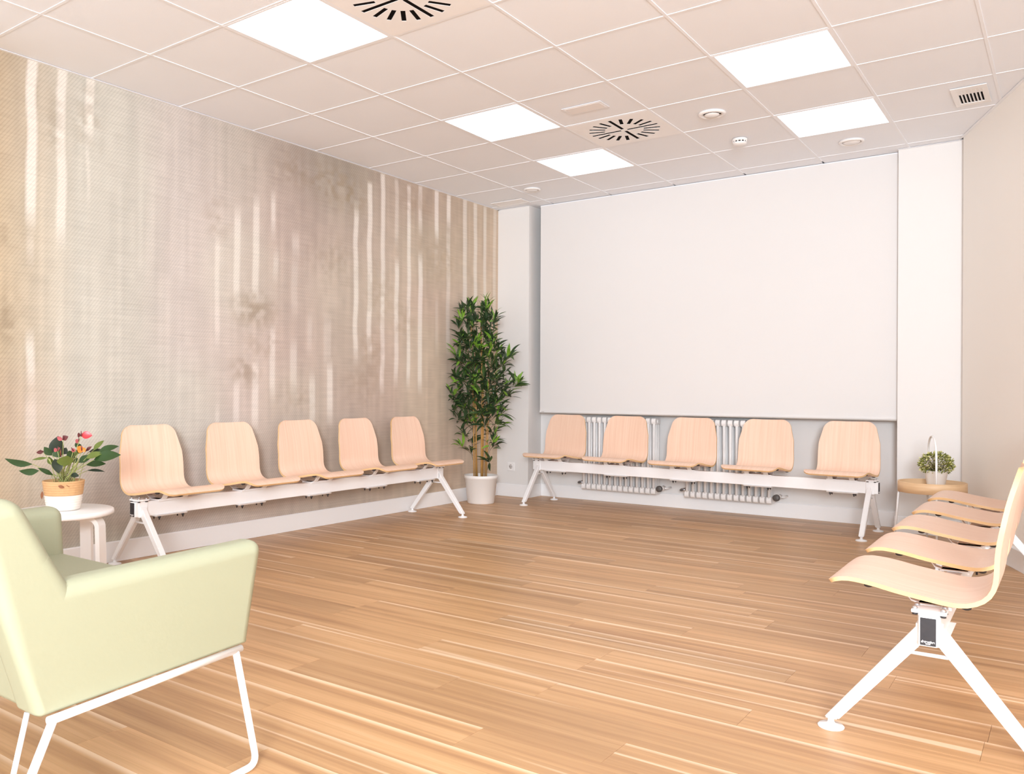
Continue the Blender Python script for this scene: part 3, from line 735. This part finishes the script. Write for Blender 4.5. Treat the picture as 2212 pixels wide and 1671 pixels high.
def bench(loc, rotz, label):
    t = thing('beam_bench', label, 'bench', loc, rotz, 'five-seat plywood benches on white beams')
    mb = MB().box(-.024, .024, -HB + .002, HB - .002, .305, .390)
    build('beam', mb, M['steel'], t, bevel=.004)
    for e in (-1, 1):
        # collar round the beam end, black cap with lettering, top clamp plate with four screws
        c = build('end_collar', MB().box(-.0285, .0285, e * (HB - .055) - .03, e * (HB - .055) + .03, .3005, .3945), M['steel'], t, bevel=.004)
        for s in (-1, 1):
            build('collar_weld', MB().box(min(s * .0285, s * .034), max(s * .0285, s * .034), e * (HB - .055) - .02, e * (HB - .055) + .02, .308, .36), M['steel'], c)
        cap = build('end_cap', MB().box(-.0195, .0195, min(e * (HB - .003), e * HB), max(e * (HB - .003), e * HB), .309, .386), M['char'], t, bevel=.001)
        p = build('clamp_plate', MB().box(-.044, .044, e * (HB - .045) - .035, e * (HB - .045) + .035, .3945, .4045), M['steel'], t, bevel=.003)
        for sx in (-1, 1):
            for sy in (-1, 1):
                obj('screw', me_screw, p, (sx * .035, e * (HB - .045) + sy * .024, .4045))
                obj('nut', me_nut, p, (sx * .035, e * (HB - .045) + sy * .024, .3945))
        cu = bpy.data.curves.new('lettering', 'FONT'); cu.body = 'detective'; cu.size = 0.0098; cu.extrude = 0.0002; cu.offset = 0.0003
        cu.align_x = 'CENTER'; cu.materials.append(M['ink'])
        tmp = bpy.data.objects.new('lettering', cu); COL.objects.link(tmp)
        lme = bpy.data.meshes.new_from_object(tmp.evaluated_get(bpy.context.evaluated_depsgraph_get()))
        bpy.data.objects.remove(tmp); lme.materials.clear(); lme.materials.append(M['ink'])
        lo = bpy.data.objects.new('lettering', lme); COL.objects.link(lo); lo.parent = cap
        lo.location = (0, e * (HB + .0004), .3165)
        lo.rotation_euler = (math.pi / 2, 0, 0 if e < 0 else math.pi)
        lo.scale = (0.93, 1.0, 1.0)
        build('small_print', MB().box(-.006, .006, min(e * HB, e * (HB + .0004)), max(e * HB, e * (HB + .0004)), .3122, .3147), M['ink'], cap)
        for s in (-1, 1):
            lg = obj('leg', me_legs[s], t, (0, e * 1.389, 0))
            obj('foot_disc', me_foot, lg, (s * .262, 0, 0))
        build('stretcher_rod', MB().cyl((-.052, e * 1.389, .268), (.052, e * 1.389, .268), .0055), M['steel'], t)
    for k in range(5):
        y = (k - 2) * 0.604
        sh = obj('seat_shell', me_shell, t, (0, y, 0))
        obj('seat_carrier', me_carrier, sh)
        for a in (0.115, 0.362):
            for s in (-1, 1):
                obj('rubber_pad', me_pad, sh, (0.275 - a, s * .185, zbot(a) + .002))
        for s in (-1, 1):
            obj('bolt', me_bolt, sh, (0.026, s * .08, .297)); obj('bolt', me_bolt, sh, (-.026, s * .08, .297))
    return t
bl = bench((0.335, -2.815, 0), 0.0, 'beam bench of five plywood seats along the forest-mural wall')
dup(bl, (2.0, -0.272, 0), -math.pi / 2 - 0.035, 'beam bench of five plywood seats under the roller blind, in front of the radiators')
dup(bl, (4.200, -2.815, 0), math.pi + 0.010, 'beam bench of five plywood seats along the cream wall, seen from its near end')

# ------------------------------------------------------------------ green armchair in the foreground
t = thing('armchair', 'pale green upholstered low armchair on white tubular sled legs, seen from behind', 'armchair', (2.25, -5.8, 0))
ac = Vector((2.25, -5.8, 0))
def hexa(name, V8, bev, seg=5, parent=t, m=M['green']):
    """eight corners (bottom ring then top ring) in world metres, softly rounded"""
    vs = [Vector(v) - ac for v in V8]
    mb = MB().add(vs, [(3, 2, 1, 0), (4, 5, 6, 7), (0, 1, 5, 4), (1, 2, 6, 5), (2, 3, 7, 6), (3, 0, 4, 7)], 0, True)
    me = fix_normals(mb.mesh(name, m))
    b = bmesh.new(); b.from_mesh(me)
    bw = b.edges.layers.float.new('bevel_weight_edge')
    for e in b.edges:
        z = sum(v.co.z for v in e.verts) / 2
        e[bw] = 1.0 if z > 0.36 else 0.35
    b.to_mesh(me); b.free()
    o = obj(name, me, parent)
    md = o.modifiers.new('round', 'BEVEL'); md.width = bev; md.segments = seg; md.limit_method = 'WEIGHT'; md.profile = 0.5
    md2 = o.modifiers.new('wn', 'WEIGHTED_NORMAL'); md2.keep_sharp = False
    return o
XC = 2.245
def mir(P): return [(2 * XC - x, y, z) for x, y, z in P]
SIDE = [(-6.092, .335, 2.834, 2.730), (-5.462, .335, 2.756, 2.660), (-5.452, .618, 2.806, 2.712), (-6.010, .603, 2.818, 2.722),
        (-6.046, .664, 2.815, 2.720), (-6.110, .792, 2.802, 2.712), (-6.218, .789, 2.815, 2.718), (-6.172, .600, 2.826, 2.724)]
def side_panel(sg):
    fx = (lambda x: x) if sg > 0 else (lambda x: 2 * XC - x)
    vs = [Vector((fx(o), y, z)) - ac for y, z, o, i in SIDE] + [Vector((fx(i), y, z)) - ac for y, z, o, i in SIDE]
    n = len(SIDE)
    mb = MB().add(vs, [tuple(range(n)), tuple(range(2 * n - 1, n - 1, -1))] + [(k, n + k, n + (k + 1) % n, (k + 1) % n) for k in range(n)], 0, True)
    me = fix_normals(mb.mesh('arm', M['green']))
    b = bmesh.new(); b.from_mesh(me); bw = b.edges.layers.float.new('bevel_weight_edge')
    for e in b.edges:
        ys = [v.co.y + ac.y for v in e.verts]; zs = [v.co.z for v in e.verts]
        along_x = abs(e.verts[0].co.y - e.verts[1].co.y) < .002 and abs(zs[0] - zs[1]) < .002
        if max(zs) < .36: e[bw] = .3
        elif along_x: e[bw] = 1.0 if (sum(zs) / 2 > .7 or ys[0] > -5.5) else (0.12 if ys[0] > -6.1 else 0.0)
        else: e[bw] = 1.0 if not (max(ys) < -6.05 and min(zs) < .4) else .6
    b.to_mesh(me); b.free()
    o = obj('arm', me, t)
    md = o.modifiers.new('round', 'BEVEL'); md.width = .040; md.segments = 6; md.limit_method = 'WEIGHT'
    o.modifiers.new('wn', 'WEIGHTED_NORMAL')
side_panel(1); side_panel(-1)
bk = [(2.826, -6.088, .337), (2.805, -5.985, .337), (2 * XC - 2.805, -5.985, .337), (2 * XC - 2.826, -6.088, .337),
      (2.808, -6.216, .786), (2.794, -6.110, .790), (2 * XC - 2.794, -6.110, .790), (2 * XC - 2.808, -6.216, .786)]
hexa('backrest', bk, .05, 6)
hexa('seat_base', [(2.74, -6.04, .338), (2.70, -5.475, .338), (2 * XC - 2.70, -5.475, .338), (2 * XC - 2.74, -6.04, .338),
                   (2.74, -6.04, .40), (2.72, -5.47, .40), (2 * XC - 2.72, -5.47, .40), (2 * XC - 2.74, -6.04, .40)], .012, 3)
hexa('seat_cushion', [(2.735, -6.03, .40), (2.725, -5.448, .40), (2 * XC - 2.725, -5.448, .40), (2 * XC - 2.735, -6.03, .40),
                      (2.735, -6.04, .462), (2.725, -5.452, .462), (2 * XC - 2.725, -5.452, .462), (2 * XC - 2.735, -6.04, .462)], .03, 4)
def fillet(pts, r, n=6):
    P = [Vector(p) for p in pts]; out = [P[0]]
    for i in range(1, len(P) - 1):
        a = (P[i - 1] - P[i]).normalized(); b = (P[i + 1] - P[i]).normalized()
        s, e = P[i] + a * r, P[i] + b * r
        for k in range(n + 1):
            tt = k / n; out.append((1 - tt) ** 2 * s + 2 * tt * (1 - tt) * P[i] + tt * tt * e)
    out.append(P[-1]); return out
R_ = 0.0095
for sg in (1, -1):
    f = (lambda P: P) if sg > 0 else mir
    rail = f([(2.838, -6.072, .327), (2.760, -5.500, .327)])
    build('seat_rail', MB().tube([Vector(p) - ac for p in rail], R_ , 12), M['steel'], t)
    sled = f([(2.836, -6.060, .327), (2.850, -6.215, R_), (2.782, -5.462, R_), (2.762, -5.520, .327)])
    build('sled_leg', MB().tube([p - ac for p in fillet(sled, 0.035)], R_, 12), M['steel'], t)
    br = f([(2.776, -6.085, .335), (2.782, -6.165, R_), (2.848, -6.20, R_)])
    build('rear_brace', MB().tube([p - ac for p in fillet(br, 0.02)], 0.006, 10), M['steel'], t)

# ------------------------------------------------------------------ white side table with potted anthurium
TC = Vector((0.650, -4.836, 0)); TZ = 0.44
t = thing('side_table', 'round white side table with bent legs in the left corner behind the green armchair', 'side table', TC)
build('table_top', MB().lathe([(0.0, TZ - .026), (0.221, TZ - .026), (0.228, TZ - .022), (0.230, TZ - .012), (0.228, TZ - .003), (0.223, TZ), (0.0, TZ)], n=64), M['white'], t)
def bent_leg(ang):
    """a bentwood L: flat under the top, curving down to the floor"""
    w = 0.030; th = 0.022; ro = 0.055
    z1 = TZ - .026
    outer = [(0.045, z1)] + [(0.202 - ro + ro * math.sin(a), z1 - ro + ro * math.cos(a)) for a in [math.pi / 2 * k / 8 for k in range(9)]] + [(0.214, 0.0)]
    ri = ro - th
    inner = [(0.192, 0.0)] + [(0.202 - ro + ri * math.sin(a), z1 - ro + ri * math.cos(a)) for a in [math.pi / 2 * k / 8 for k in range(8, -1, -1)]] + [(0.045, z1 - th)]
    c, s = math.cos(ang), math.sin(ang)
    mb = MB(); P = outer + inner; n = len(outer)
    # quads between the outer and inner outlines keep the bend clean
    inn = inner[::-1]
    for k in range(len(outer) - 1):
        quad = [outer[k], outer[k + 1], inn[k + 1], inn[k]]
        mb.prism(quad, lambda u, v, d: (u * c - d * s, u * s + d * c, v), -w, w)
    me = mb.mesh('leg', M['white'])
    b = bmesh.new(); b.from_mesh(me); bmesh.ops.remove_doubles(b, verts=b.verts, dist=1e-5)
    seen = {}
    for f in list(b.faces):
        seen.setdefault(tuple(sorted(v.index for v in f.verts)), []).append(f)
    bmesh.ops.delete(b, geom=[f for fs in seen.values() if len(fs) > 1 for f in fs], context='FACES_ONLY')
    bmesh.ops.recalc_face_normals(b, faces=b.faces); b.to_mesh(me); b.free()
    return obj('leg', me, t)
for a in (0.50, 2.05, 3.64, 5.19): bent_leg(a)

# local frame of the plant: vr runs along the table's width, vd into the room's corner
vd = Vector((TC.x - CAM.x, TC.y - CAM.y, 0)).normalized(); vr = Vector((-vd.y, vd.x, 0)) * -1
def leaf_mesh(name, base, tip, width, side, m, droop=0.0, fold=0.25, shape=0.42, n=8):
    """one leaf blade between two points, folded along its midrib, bowed by droop"""
    base, tip, side = Vector(base), Vector(tip), Vector(side)
    ax = tip - base; L = ax.length; axn = ax.normalized(); side = (side - axn * side.dot(axn)).normalized(); nrm = axn.cross(side)
    mb = MB(); vs = []
    for i in range(n + 1):
        u = i / n
        w = width * 0.5 * (math.sin(math.pi * min(1, u / (2 * shape))) if u < shape else math.cos(math.pi / 2 * (u - shape) / (1 - shape)) ** 0.85)
        w = max(w, 0.0004)
        c = base + ax * u + nrm * (droop * L * 4 * u * (1 - u))
        vs += [c - side * w + nrm * (fold * w), c, c + side * w + nrm * (fold * w)]
    fs = []
    for i in range(n):
        for k in range(2): fs.append((i * 3 + k, i * 3 + k + 1, (i + 1) * 3 + k + 1, (i + 1) * 3 + k))
    mb.add(vs, fs, 0, True)
    return mb.mesh(name, m)

PZ = TZ
t = thing('potted_anthurium', 'anthurium with red and orange flowers in a two-tone rope basket on the white side table', 'potted plant', (TC.x, TC.y, PZ))
def basket(z0, z1, r0, r1, zs, ze):
    n = int(round((ze - zs) / 0.0125)); prof_ = []
    for k in range(n):
        for q_ in range(5):
            zz = zs + (ze - zs) * (k + q_ / 5) / n
            rr = r0 + (r1 - r0) * ((zz - z0) / (z1 - z0)) ** 0.8
            prof_.append((rr + 0.0022 * math.sin(math.pi * q_ / 5), zz))
    prof_.append((r0 + (r1 - r0) * ((ze - z0) / (z1 - z0)) ** 0.8, ze)); return prof_
BH = 0.142
lo_ = [(0.0, 0.0)] + basket(0, BH, 0.072, 0.094, 0.002, 0.073) + [(0.0, 0.073)]
hi_ = basket(0, BH, 0.072, 0.094, 0.073, BH); hi_ = [(0.0, 0.0735)] + hi_ + [(0.086, BH), (0.083, BH - 0.025), (0.0, BH - 0.025)]
build('basket_bottom', MB().lathe(lo_, n=48), M['ropew'], t)['label'] = 'off-white lower half of rope basket'
build('basket_top', MB().lathe(hi_, n=48), M['rope'], t)['label'] = 'tan upper half of rope basket'
build('soil', MB().lathe([(0.0, BH - .024), (0.082, BH - .024), (0.07, BH - .016), (0.0, BH - .012)], n=24), M['soil'], t)
SCL = 0.00224 / 8.796      # metres per crop pixel at the plant
def at(px, py, dep=0.0):
    """point in the plant's frame: px, py measured from the basket's mouth centre"""
    return Vector((0, 0, BH)) + vr * ((px - 1035) * SCL) + Vector((0, 0, (1065 - py) * SCL)) + vd * dep
LV = [((495, 760), (20, 645), 115, 'anth', .05, -.10), ((610, 880), (265, 875), 120, 'anth', .03, -.08), ((850, 960), (590, 820), 85, 'anth', .0, .06),
      ((750, 650), (480, 690), 50, 'antho', .06, .06), ((830, 600), (690, 435), 110, 'anth', .03, .0), ((900, 620), (935, 245), 210, 'anthd', .08, .04),
      ((880, 640), (950, 910), 150, 'anthd', -.06, .10), ((1040, 790), (1090, 575), 220, 'antho', -.07, .0), ((1560, 530), (1755, 340), 90, 'antho', .05, .05),
      ((1640, 560), (2025, 450), 115, 'anth', .03, .06), ((1560, 690), (2045, 605), 190, 'anth', -.02, .08), ((1420, 660), (1730, 560), 115, 'antho', -.01, .06),
      ((1430, 800), (1790, 790), 115, 'anth', .03, .05), ((1450, 915), (1775, 955), 50, 'anthd', .05, .08), ((1290, 740), (1530, 620), 130, 'anth', .0, .04),
      ((1180, 640), (1120, 500), 110, 'anth', -.02, .0), ((1330, 470), (1240, 380), 100, 'anth', .06, .05), ((1150, 960), (1300, 985), 85, 'anthd', -.03, .05),
      ((1290, 560), (1340, 470), 100, 'anth', -.03, .0), ((1480, 560), (1720, 520), 70, 'anthd', .06, .03), ((1100, 620), (1290, 560), 120, 'antho', .02, .03),
      ((960, 640), (900, 470), 150, 'anth', .02, .0), ((1140, 720), (1300, 700), 120, 'anth', .06, .03), ((830, 800), (770, 640), 90, 'antho', .08, .0), ((1010, 600), (1080, 480), 110, 'anthd', .1, .0)]
stems = MB()
for (bx, by), (tx_, ty), w, m, dep, dr in LV:
    hang = 0.25 * math.copysign(1, tx_ - bx) if abs(tx_ - bx) > abs(ty - by) else 0
    b_, t_ = at(bx, by, dep), at(tx_, ty, dep * 1.35)
    side = Vector((0, 0, 1)) * 0.75 + vd * 0.65 if abs(tx_ - bx) > abs(ty - by) else vr + vd * 0.3
    o = obj('leaf', leaf_mesh('leaf', b_, t_, w * SCL * 1.35, side, M[m], dr * (1 if tx_ > bx else -1), 0.18), t)
    root = Vector((random.uniform(-.03, .03), random.uniform(-.03, .03), BH - .02))
    mid = (root + b_) / 2 + Vector((0, 0, 0.012))
    stems.tube([root, mid, b_], 0.0016, 5)
for k in range(26):
    a = at(random.uniform(760, 1420), random.uniform(640, 900), random.uniform(-.05, .06))
    root = Vector((random.uniform(-.05, .05), random.uniform(-.05, .05), BH - .02)); stems.tube([root, a], 0.0014, 5)
FW = [((1335, 235), [((1330, 215), (1270, 195), 70, 'maroon', -.02), ((1330, 215), (1535, 225), 110, 'red', 0.0)], (1335, 130)),
      ((1020, 300), [((1020, 300), (915, 240), 60, 'pink', 0), ((1020, 300), (1112, 235), 80, 'maroon', 0)], (1022, 210)),
      ((930, 490), [((930, 490), (870, 435), 60, 'pink', -.08), ((930, 490), (968, 425), 45, 'pink', -.08)], (940, 400)),
      ((1350, 500), [((1390, 500), (1265, 425), 105, 'orange', -.06), ((1370, 440), (1400, 525), 60, 'orange', -.06)], (1330, 400)),
      ((1200, 500), [((1240, 490), (1160, 475), 60, 'pink', -.05)], (1160, 430)),
      ((680, 530), [((690, 520), (560, 540), 55, 'maroon', .04)], (620, 490)),
      ((1420, 530), [((1430, 530), (1530, 440), 50, 'maroon', .03)], (1450, 480)),
      ((1300, 350), [((1310, 350), (1235, 320), 65, 'pink', .05)], (1300, 270)),
      ((985, 600), [((985, 600), (985, 470), 45, 'orange', -.07)], (985, 440))]
for (sx_, sy_), petals, (px2, py2) in FW:
    dep = petals[0][4]
    stems.tube([Vector((random.uniform(-.03, .03), 0, BH - .02)), at(sx_, sy_, dep)], 0.0016, 5)
    for b_, t_, w, m, dp in petals:
        obj('spathe', leaf_mesh('spathe', at(*b_, dp), at(*t_, dp - .01), w * SCL * 1.4, Vector((0, 0, 1)) + vd * .3, M[m], .06, 0.3, 0.45), t)
    build('spadix', MB().tube([at(sx_, sy_, dep - .004), at((sx_ + px2) / 2, (sy_ + py2) / 2, dep - .006), at(px2, py2, dep - .006)], 0.0028, 7, rad=[.003, .003, .0012]), M['maroon'], t)
build('stems', stems, M['stem'], t)
for P, w in ((((940, 1130), (1050, 1170)), 60), (((1075, 1120), (1140, 1165)), 14), (((670, 1250), (660, 1400)), 50)):
    dp = -.094 if P[0][0] > 800 else -.02
    obj('dry_petal', leaf_mesh('dry_petal', at(*P[0], dp), at(*P[1], dp), w * SCL, vr + Vector((0, 0, .4)), M['dry'], .08, .3), t)

# ------------------------------------------------------------------ tall bamboo-like plant in the corner
BC = Vector((0.205, -0.585, 0))
t = thing('potted_bamboo', 'tall leafy bamboo plant with tan canes in a white pot in the room corner', 'potted plant', BC)
build('pot', MB().lathe([(0.0, 0.0), (0.118, 0.0), (0.124, 0.008), (0.148, 0.225), (0.154, 0.228), (0.156, 0.258), (0.150, 0.258), (0.144, 0.215), (0.0, 0.213)], n=56), M['pot'], t)
build('soil', MB().lathe([(0.0, 0.2135), (0.143, 0.2135), (0.13, 0.222), (0.0, 0.226)], n=32), M['soil'], t)
bd = Vector((BC.x - CAM.x, BC.y - CAM.y, 0)).normalized(); br_ = Vector((bd.y, -bd.x, 0))
MPP = 7.69 / 1808.86
CANES = [(1029, 1024, 1.25, .006, -.02), (1033, 1030, 1.55, .008, .03), (1045, 1043, 1.62, .009, -.03), (1048, 1046, 1.45, .007, .02), (1055, 1060, 1.2, .006, .0), (1036, 1020, 1.70, .006, .05), (1052, 1056, 1.05, .005, .05)]
def bp(px, py, dep=0.0):
    return br_ * ((px - 1044) * MPP) + Vector((0, 0, (847 - py) * MPP + 1.0154)) + bd * dep
for xb, xt, h, r, dep in CANES:
    p0 = br_ * ((xb - 1044) * MPP) + bd * dep + Vector((0, 0, .215)); p1 = br_ * ((xt - 1044) * MPP) + bd * dep + Vector((0, 0, h))
    c = build('cane', MB().tube([p0, (p0 + p1) / 2 + br_ * .006, p1], r, 10, rad=[r, r * .85, r * .55]), M['cane'], t)
    for k in range(3, int((h - .2) / .17)):
        f = (k * .17) / (h - .2)
        pp = p0 + (p1 - p0) * f + br_ * (.006 * 4 * f * (1 - f)); build('cane_node', MB().lathe([(r * .8, -.004), (r * 1.12, 0), (r * .8, .004)], pp, n=10), M['node'], c)
# leafy sprays: crown outline by height, each spray with its own depth
SPR = []
ROWS = [(668, 1006, 1066), (685, 992, 1074), (702, 985, 1075), (722, 992, 1066), (742, 990, 1078), (758, 1000, 1086), (775, 976, 1112), (792, 985, 1100), (810, 985, 1105), (828, 984, 1128), (846, 990, 1110), (862, 975, 1108), (880, 978, 1092), (898, 985, 1096), (915, 992, 1088), (932, 998, 1088), (950, 1004, 1084), (966, 1008, 1078), (984, 1012, 1076)]
for y, xa, xb in ROWS:
    n = max(3, int((xb - xa) / 14))
    if y > 905: n = max(2, n - 2)
    for k in range(n):
        x = xa + (xb - xa) * (k + random.uniform(.25, .75)) / n
        if y > 905 and 1022 < x < 1062 and random.random() < .7: continue
        SPR.append((x, y + random.uniform(-7, 7), random.uniform(-.22, .12)))
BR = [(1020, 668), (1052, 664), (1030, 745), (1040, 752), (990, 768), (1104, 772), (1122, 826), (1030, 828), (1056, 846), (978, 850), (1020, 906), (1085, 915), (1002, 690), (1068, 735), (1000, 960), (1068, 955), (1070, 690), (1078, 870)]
leaves = []; twig = MB()
def unit_leaf(m, bend):
    return leaf_mesh('leaf', (0, 0, 0), (1, 0, 0), 0.185, (0, 1, 0), m, bend, 0.25, 0.38, 6)
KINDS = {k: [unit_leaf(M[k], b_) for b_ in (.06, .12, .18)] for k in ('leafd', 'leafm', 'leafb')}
def inside(w):
    return w.x > 0.03 and w.y < -0.03
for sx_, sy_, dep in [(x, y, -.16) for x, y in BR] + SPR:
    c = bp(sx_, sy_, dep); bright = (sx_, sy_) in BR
    w = c + BC
    for _ in range(6):
        if not inside(w): c = c - bd * 0.06; w = c + BC
    cx_ = min(CANES, key=lambda q_: abs((q_[0] + q_[1]) / 2 - sx_))
    root = br_ * (((cx_[0] + cx_[1]) / 2 - 1044) * MPP) + bd * cx_[4] + Vector((0, 0, max(.3, min(c.z - .10, cx_[2] - .05))))
    if (c - root).length < .45: twig.tube([root, (root + c) / 2 + Vector((0, 0, .015)), c], .0018, 4)
    out = (c - root); out.z = max(out.z, .02); out.normalize()
    n = 8 if bright else 10
    for k in range(n):
        d = (out * .5 + Vector((random.gauss(0, 1), random.gauss(0, 1), random.gauss(.12, .75))) * .62).normalized()
        if bright: d = (d + Vector((0, 0, .35))).normalized()
        L = random.uniform(.09, .15); st = c + d * random.uniform(0, .02) - out * random.uniform(0, .05)
        if not (inside(st + d * L + BC) and inside(st + BC)): d = Vector((abs(d.x) if w.x < .2 else d.x, -abs(d.y) if w.y > -.2 else d.y, d.z))
        if not (inside(st + d * L + BC) and inside(st + BC)): continue
        if st.z + BC.z + d.z * L < .30: continue
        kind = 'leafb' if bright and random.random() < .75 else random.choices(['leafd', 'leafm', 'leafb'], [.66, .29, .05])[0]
        sd = d.cross(Vector((0, 0, 1)));
        sd = sd.normalized() if sd.length > .05 else br_.copy()
        sd = (Matrix.Rotation(random.uniform(-.9, .9), 3, d) @ sd)
        nn = d.cross(sd)
        if nn.z < 0: sd = -sd; nn = -nn
        Mx = Matrix(((d.x * L, sd.x * L, nn.x * L, st.x), (d.y * L, sd.y * L, nn.y * L, st.y), (d.z * L, sd.z * L, nn.z * L, st.z), (0, 0, 0, 1)))
        leaves.append(((st + d * L * .5).dot(bd), kind, Mx))
build('twigs', twig, M['twig'], t)
leaves.sort(key=lambda q_: q_[0])
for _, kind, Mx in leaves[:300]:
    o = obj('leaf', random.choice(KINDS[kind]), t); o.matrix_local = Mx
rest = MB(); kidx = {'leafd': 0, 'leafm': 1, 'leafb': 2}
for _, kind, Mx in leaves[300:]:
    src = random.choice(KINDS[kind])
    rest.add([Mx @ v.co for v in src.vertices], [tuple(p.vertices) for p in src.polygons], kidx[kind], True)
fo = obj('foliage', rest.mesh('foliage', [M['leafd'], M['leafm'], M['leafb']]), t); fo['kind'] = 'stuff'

# ------------------------------------------------------------------ tray table with handle and small plant
QC = Vector((3.803, -0.60, 0)); RT = 0.200
t = thing('tray_table', 'round birch tray table with white arched handle beside the cream wall', 'side table', QC)
z0, z1 = 0.372, 0.440
build('tray_rim', MB().lathe([(RT - .007, z0), (RT, z0), (RT, z1), (RT - .003, z1 + .002), (RT - .007, z1), (RT - .007, z0)], n=64), M['birch'], t)
build('tray_base', MB().lathe([(0.0, z0 + .012), (RT - .0065, z0 + .012), (RT - .0065, z0 + .024), (0.0, z0 + .024)], n=48), M['birch'], t)
ha = math.atan2(-.40, .10)
hx, hy = math.cos(ha), math.sin(ha); ri = RT - .018
arch = [(ri, .385), (ri, .55), (ri * .97, .62)] + [(ri * .97 * math.cos(a), .62 + .122 * math.sin(a)) for a in [math.pi * k / 14 for k in range(1, 14)]] + [(-ri * .97, .62), (-ri, .55), (-ri, .385)]
build('handle', MB().tube([(u * hx, u * hy, z) for u, z in arch], .0065, 10), M['steel'], t)
for k in range(4):
    a = ha + math.pi / 2 * k; c, s = math.cos(a), math.sin(a)
    build('leg', MB().tube([((RT - .012) * c, (RT - .012) * s, z0 + .012), ((RT - .005) * c, (RT - .005) * s, z0 - .02), ((RT + .02) * c, (RT + .02) * s, 0.0)], .0065, 10), M['steel'], t)
PC = Vector((3.822, -0.565, z0 + .024))
t = thing('potted_shrub', 'small round green shrub in a white pot on the birch tray table', 'potted plant', PC)
build('pot', MB().lathe([(0.0, 0.0), (0.048, 0.0), (0.050, 0.004), (0.068, 0.112), (0.071, 0.116), (0.067, 0.118), (0.063, 0.105), (0.0, 0.104)], n=40), M['pot'], t)
build('soil', MB().lathe([(0.0, 0.1045), (0.063, 0.1045), (0.0, 0.108)], n=24), M['soil'], t)
sh = MB(); stem2 = MB()
for k in range(1100):
    d = Vector((random.gauss(0, 1), random.gauss(0, 1), random.gauss(0, 1))).normalized()
    r = .102 * random.uniform(.55, 1.0) ** .6
    p = Vector((d.x * r, d.y * r, .160 + d.z * r * .76))
    if p.z < .108: continue
    ax = (d + Vector((random.gauss(0, .5), random.gauss(0, .5), random.gauss(.2, .5)))).normalized()
    sd = ax.cross(Vector((random.gauss(0, 1), random.gauss(0, 1), random.gauss(0, 1)))).normalized(); nn = ax.cross(sd)
    L = random.uniform(.012, .019); w = L * .32
    pale = random.random() < (.55 if r > .09 else .15)
    sh.add([p, p + ax * L * .5 + sd * w + nn * .002, p + ax * L, p + ax * L * .5 - sd * w + nn * .002], [(0, 1, 2, 3)], 1 if pale else 0, True)
    if k % 16 == 0: stem2.tube([(0, 0, .105), p * .6 + Vector((0, 0, .05)), p], .0012, 4)
so = obj('foliage', sh.mesh('foliage', [M['box1'], M['box2']]), t); so['kind'] = 'stuff'
build('stems', stem2, M['twig'], t)
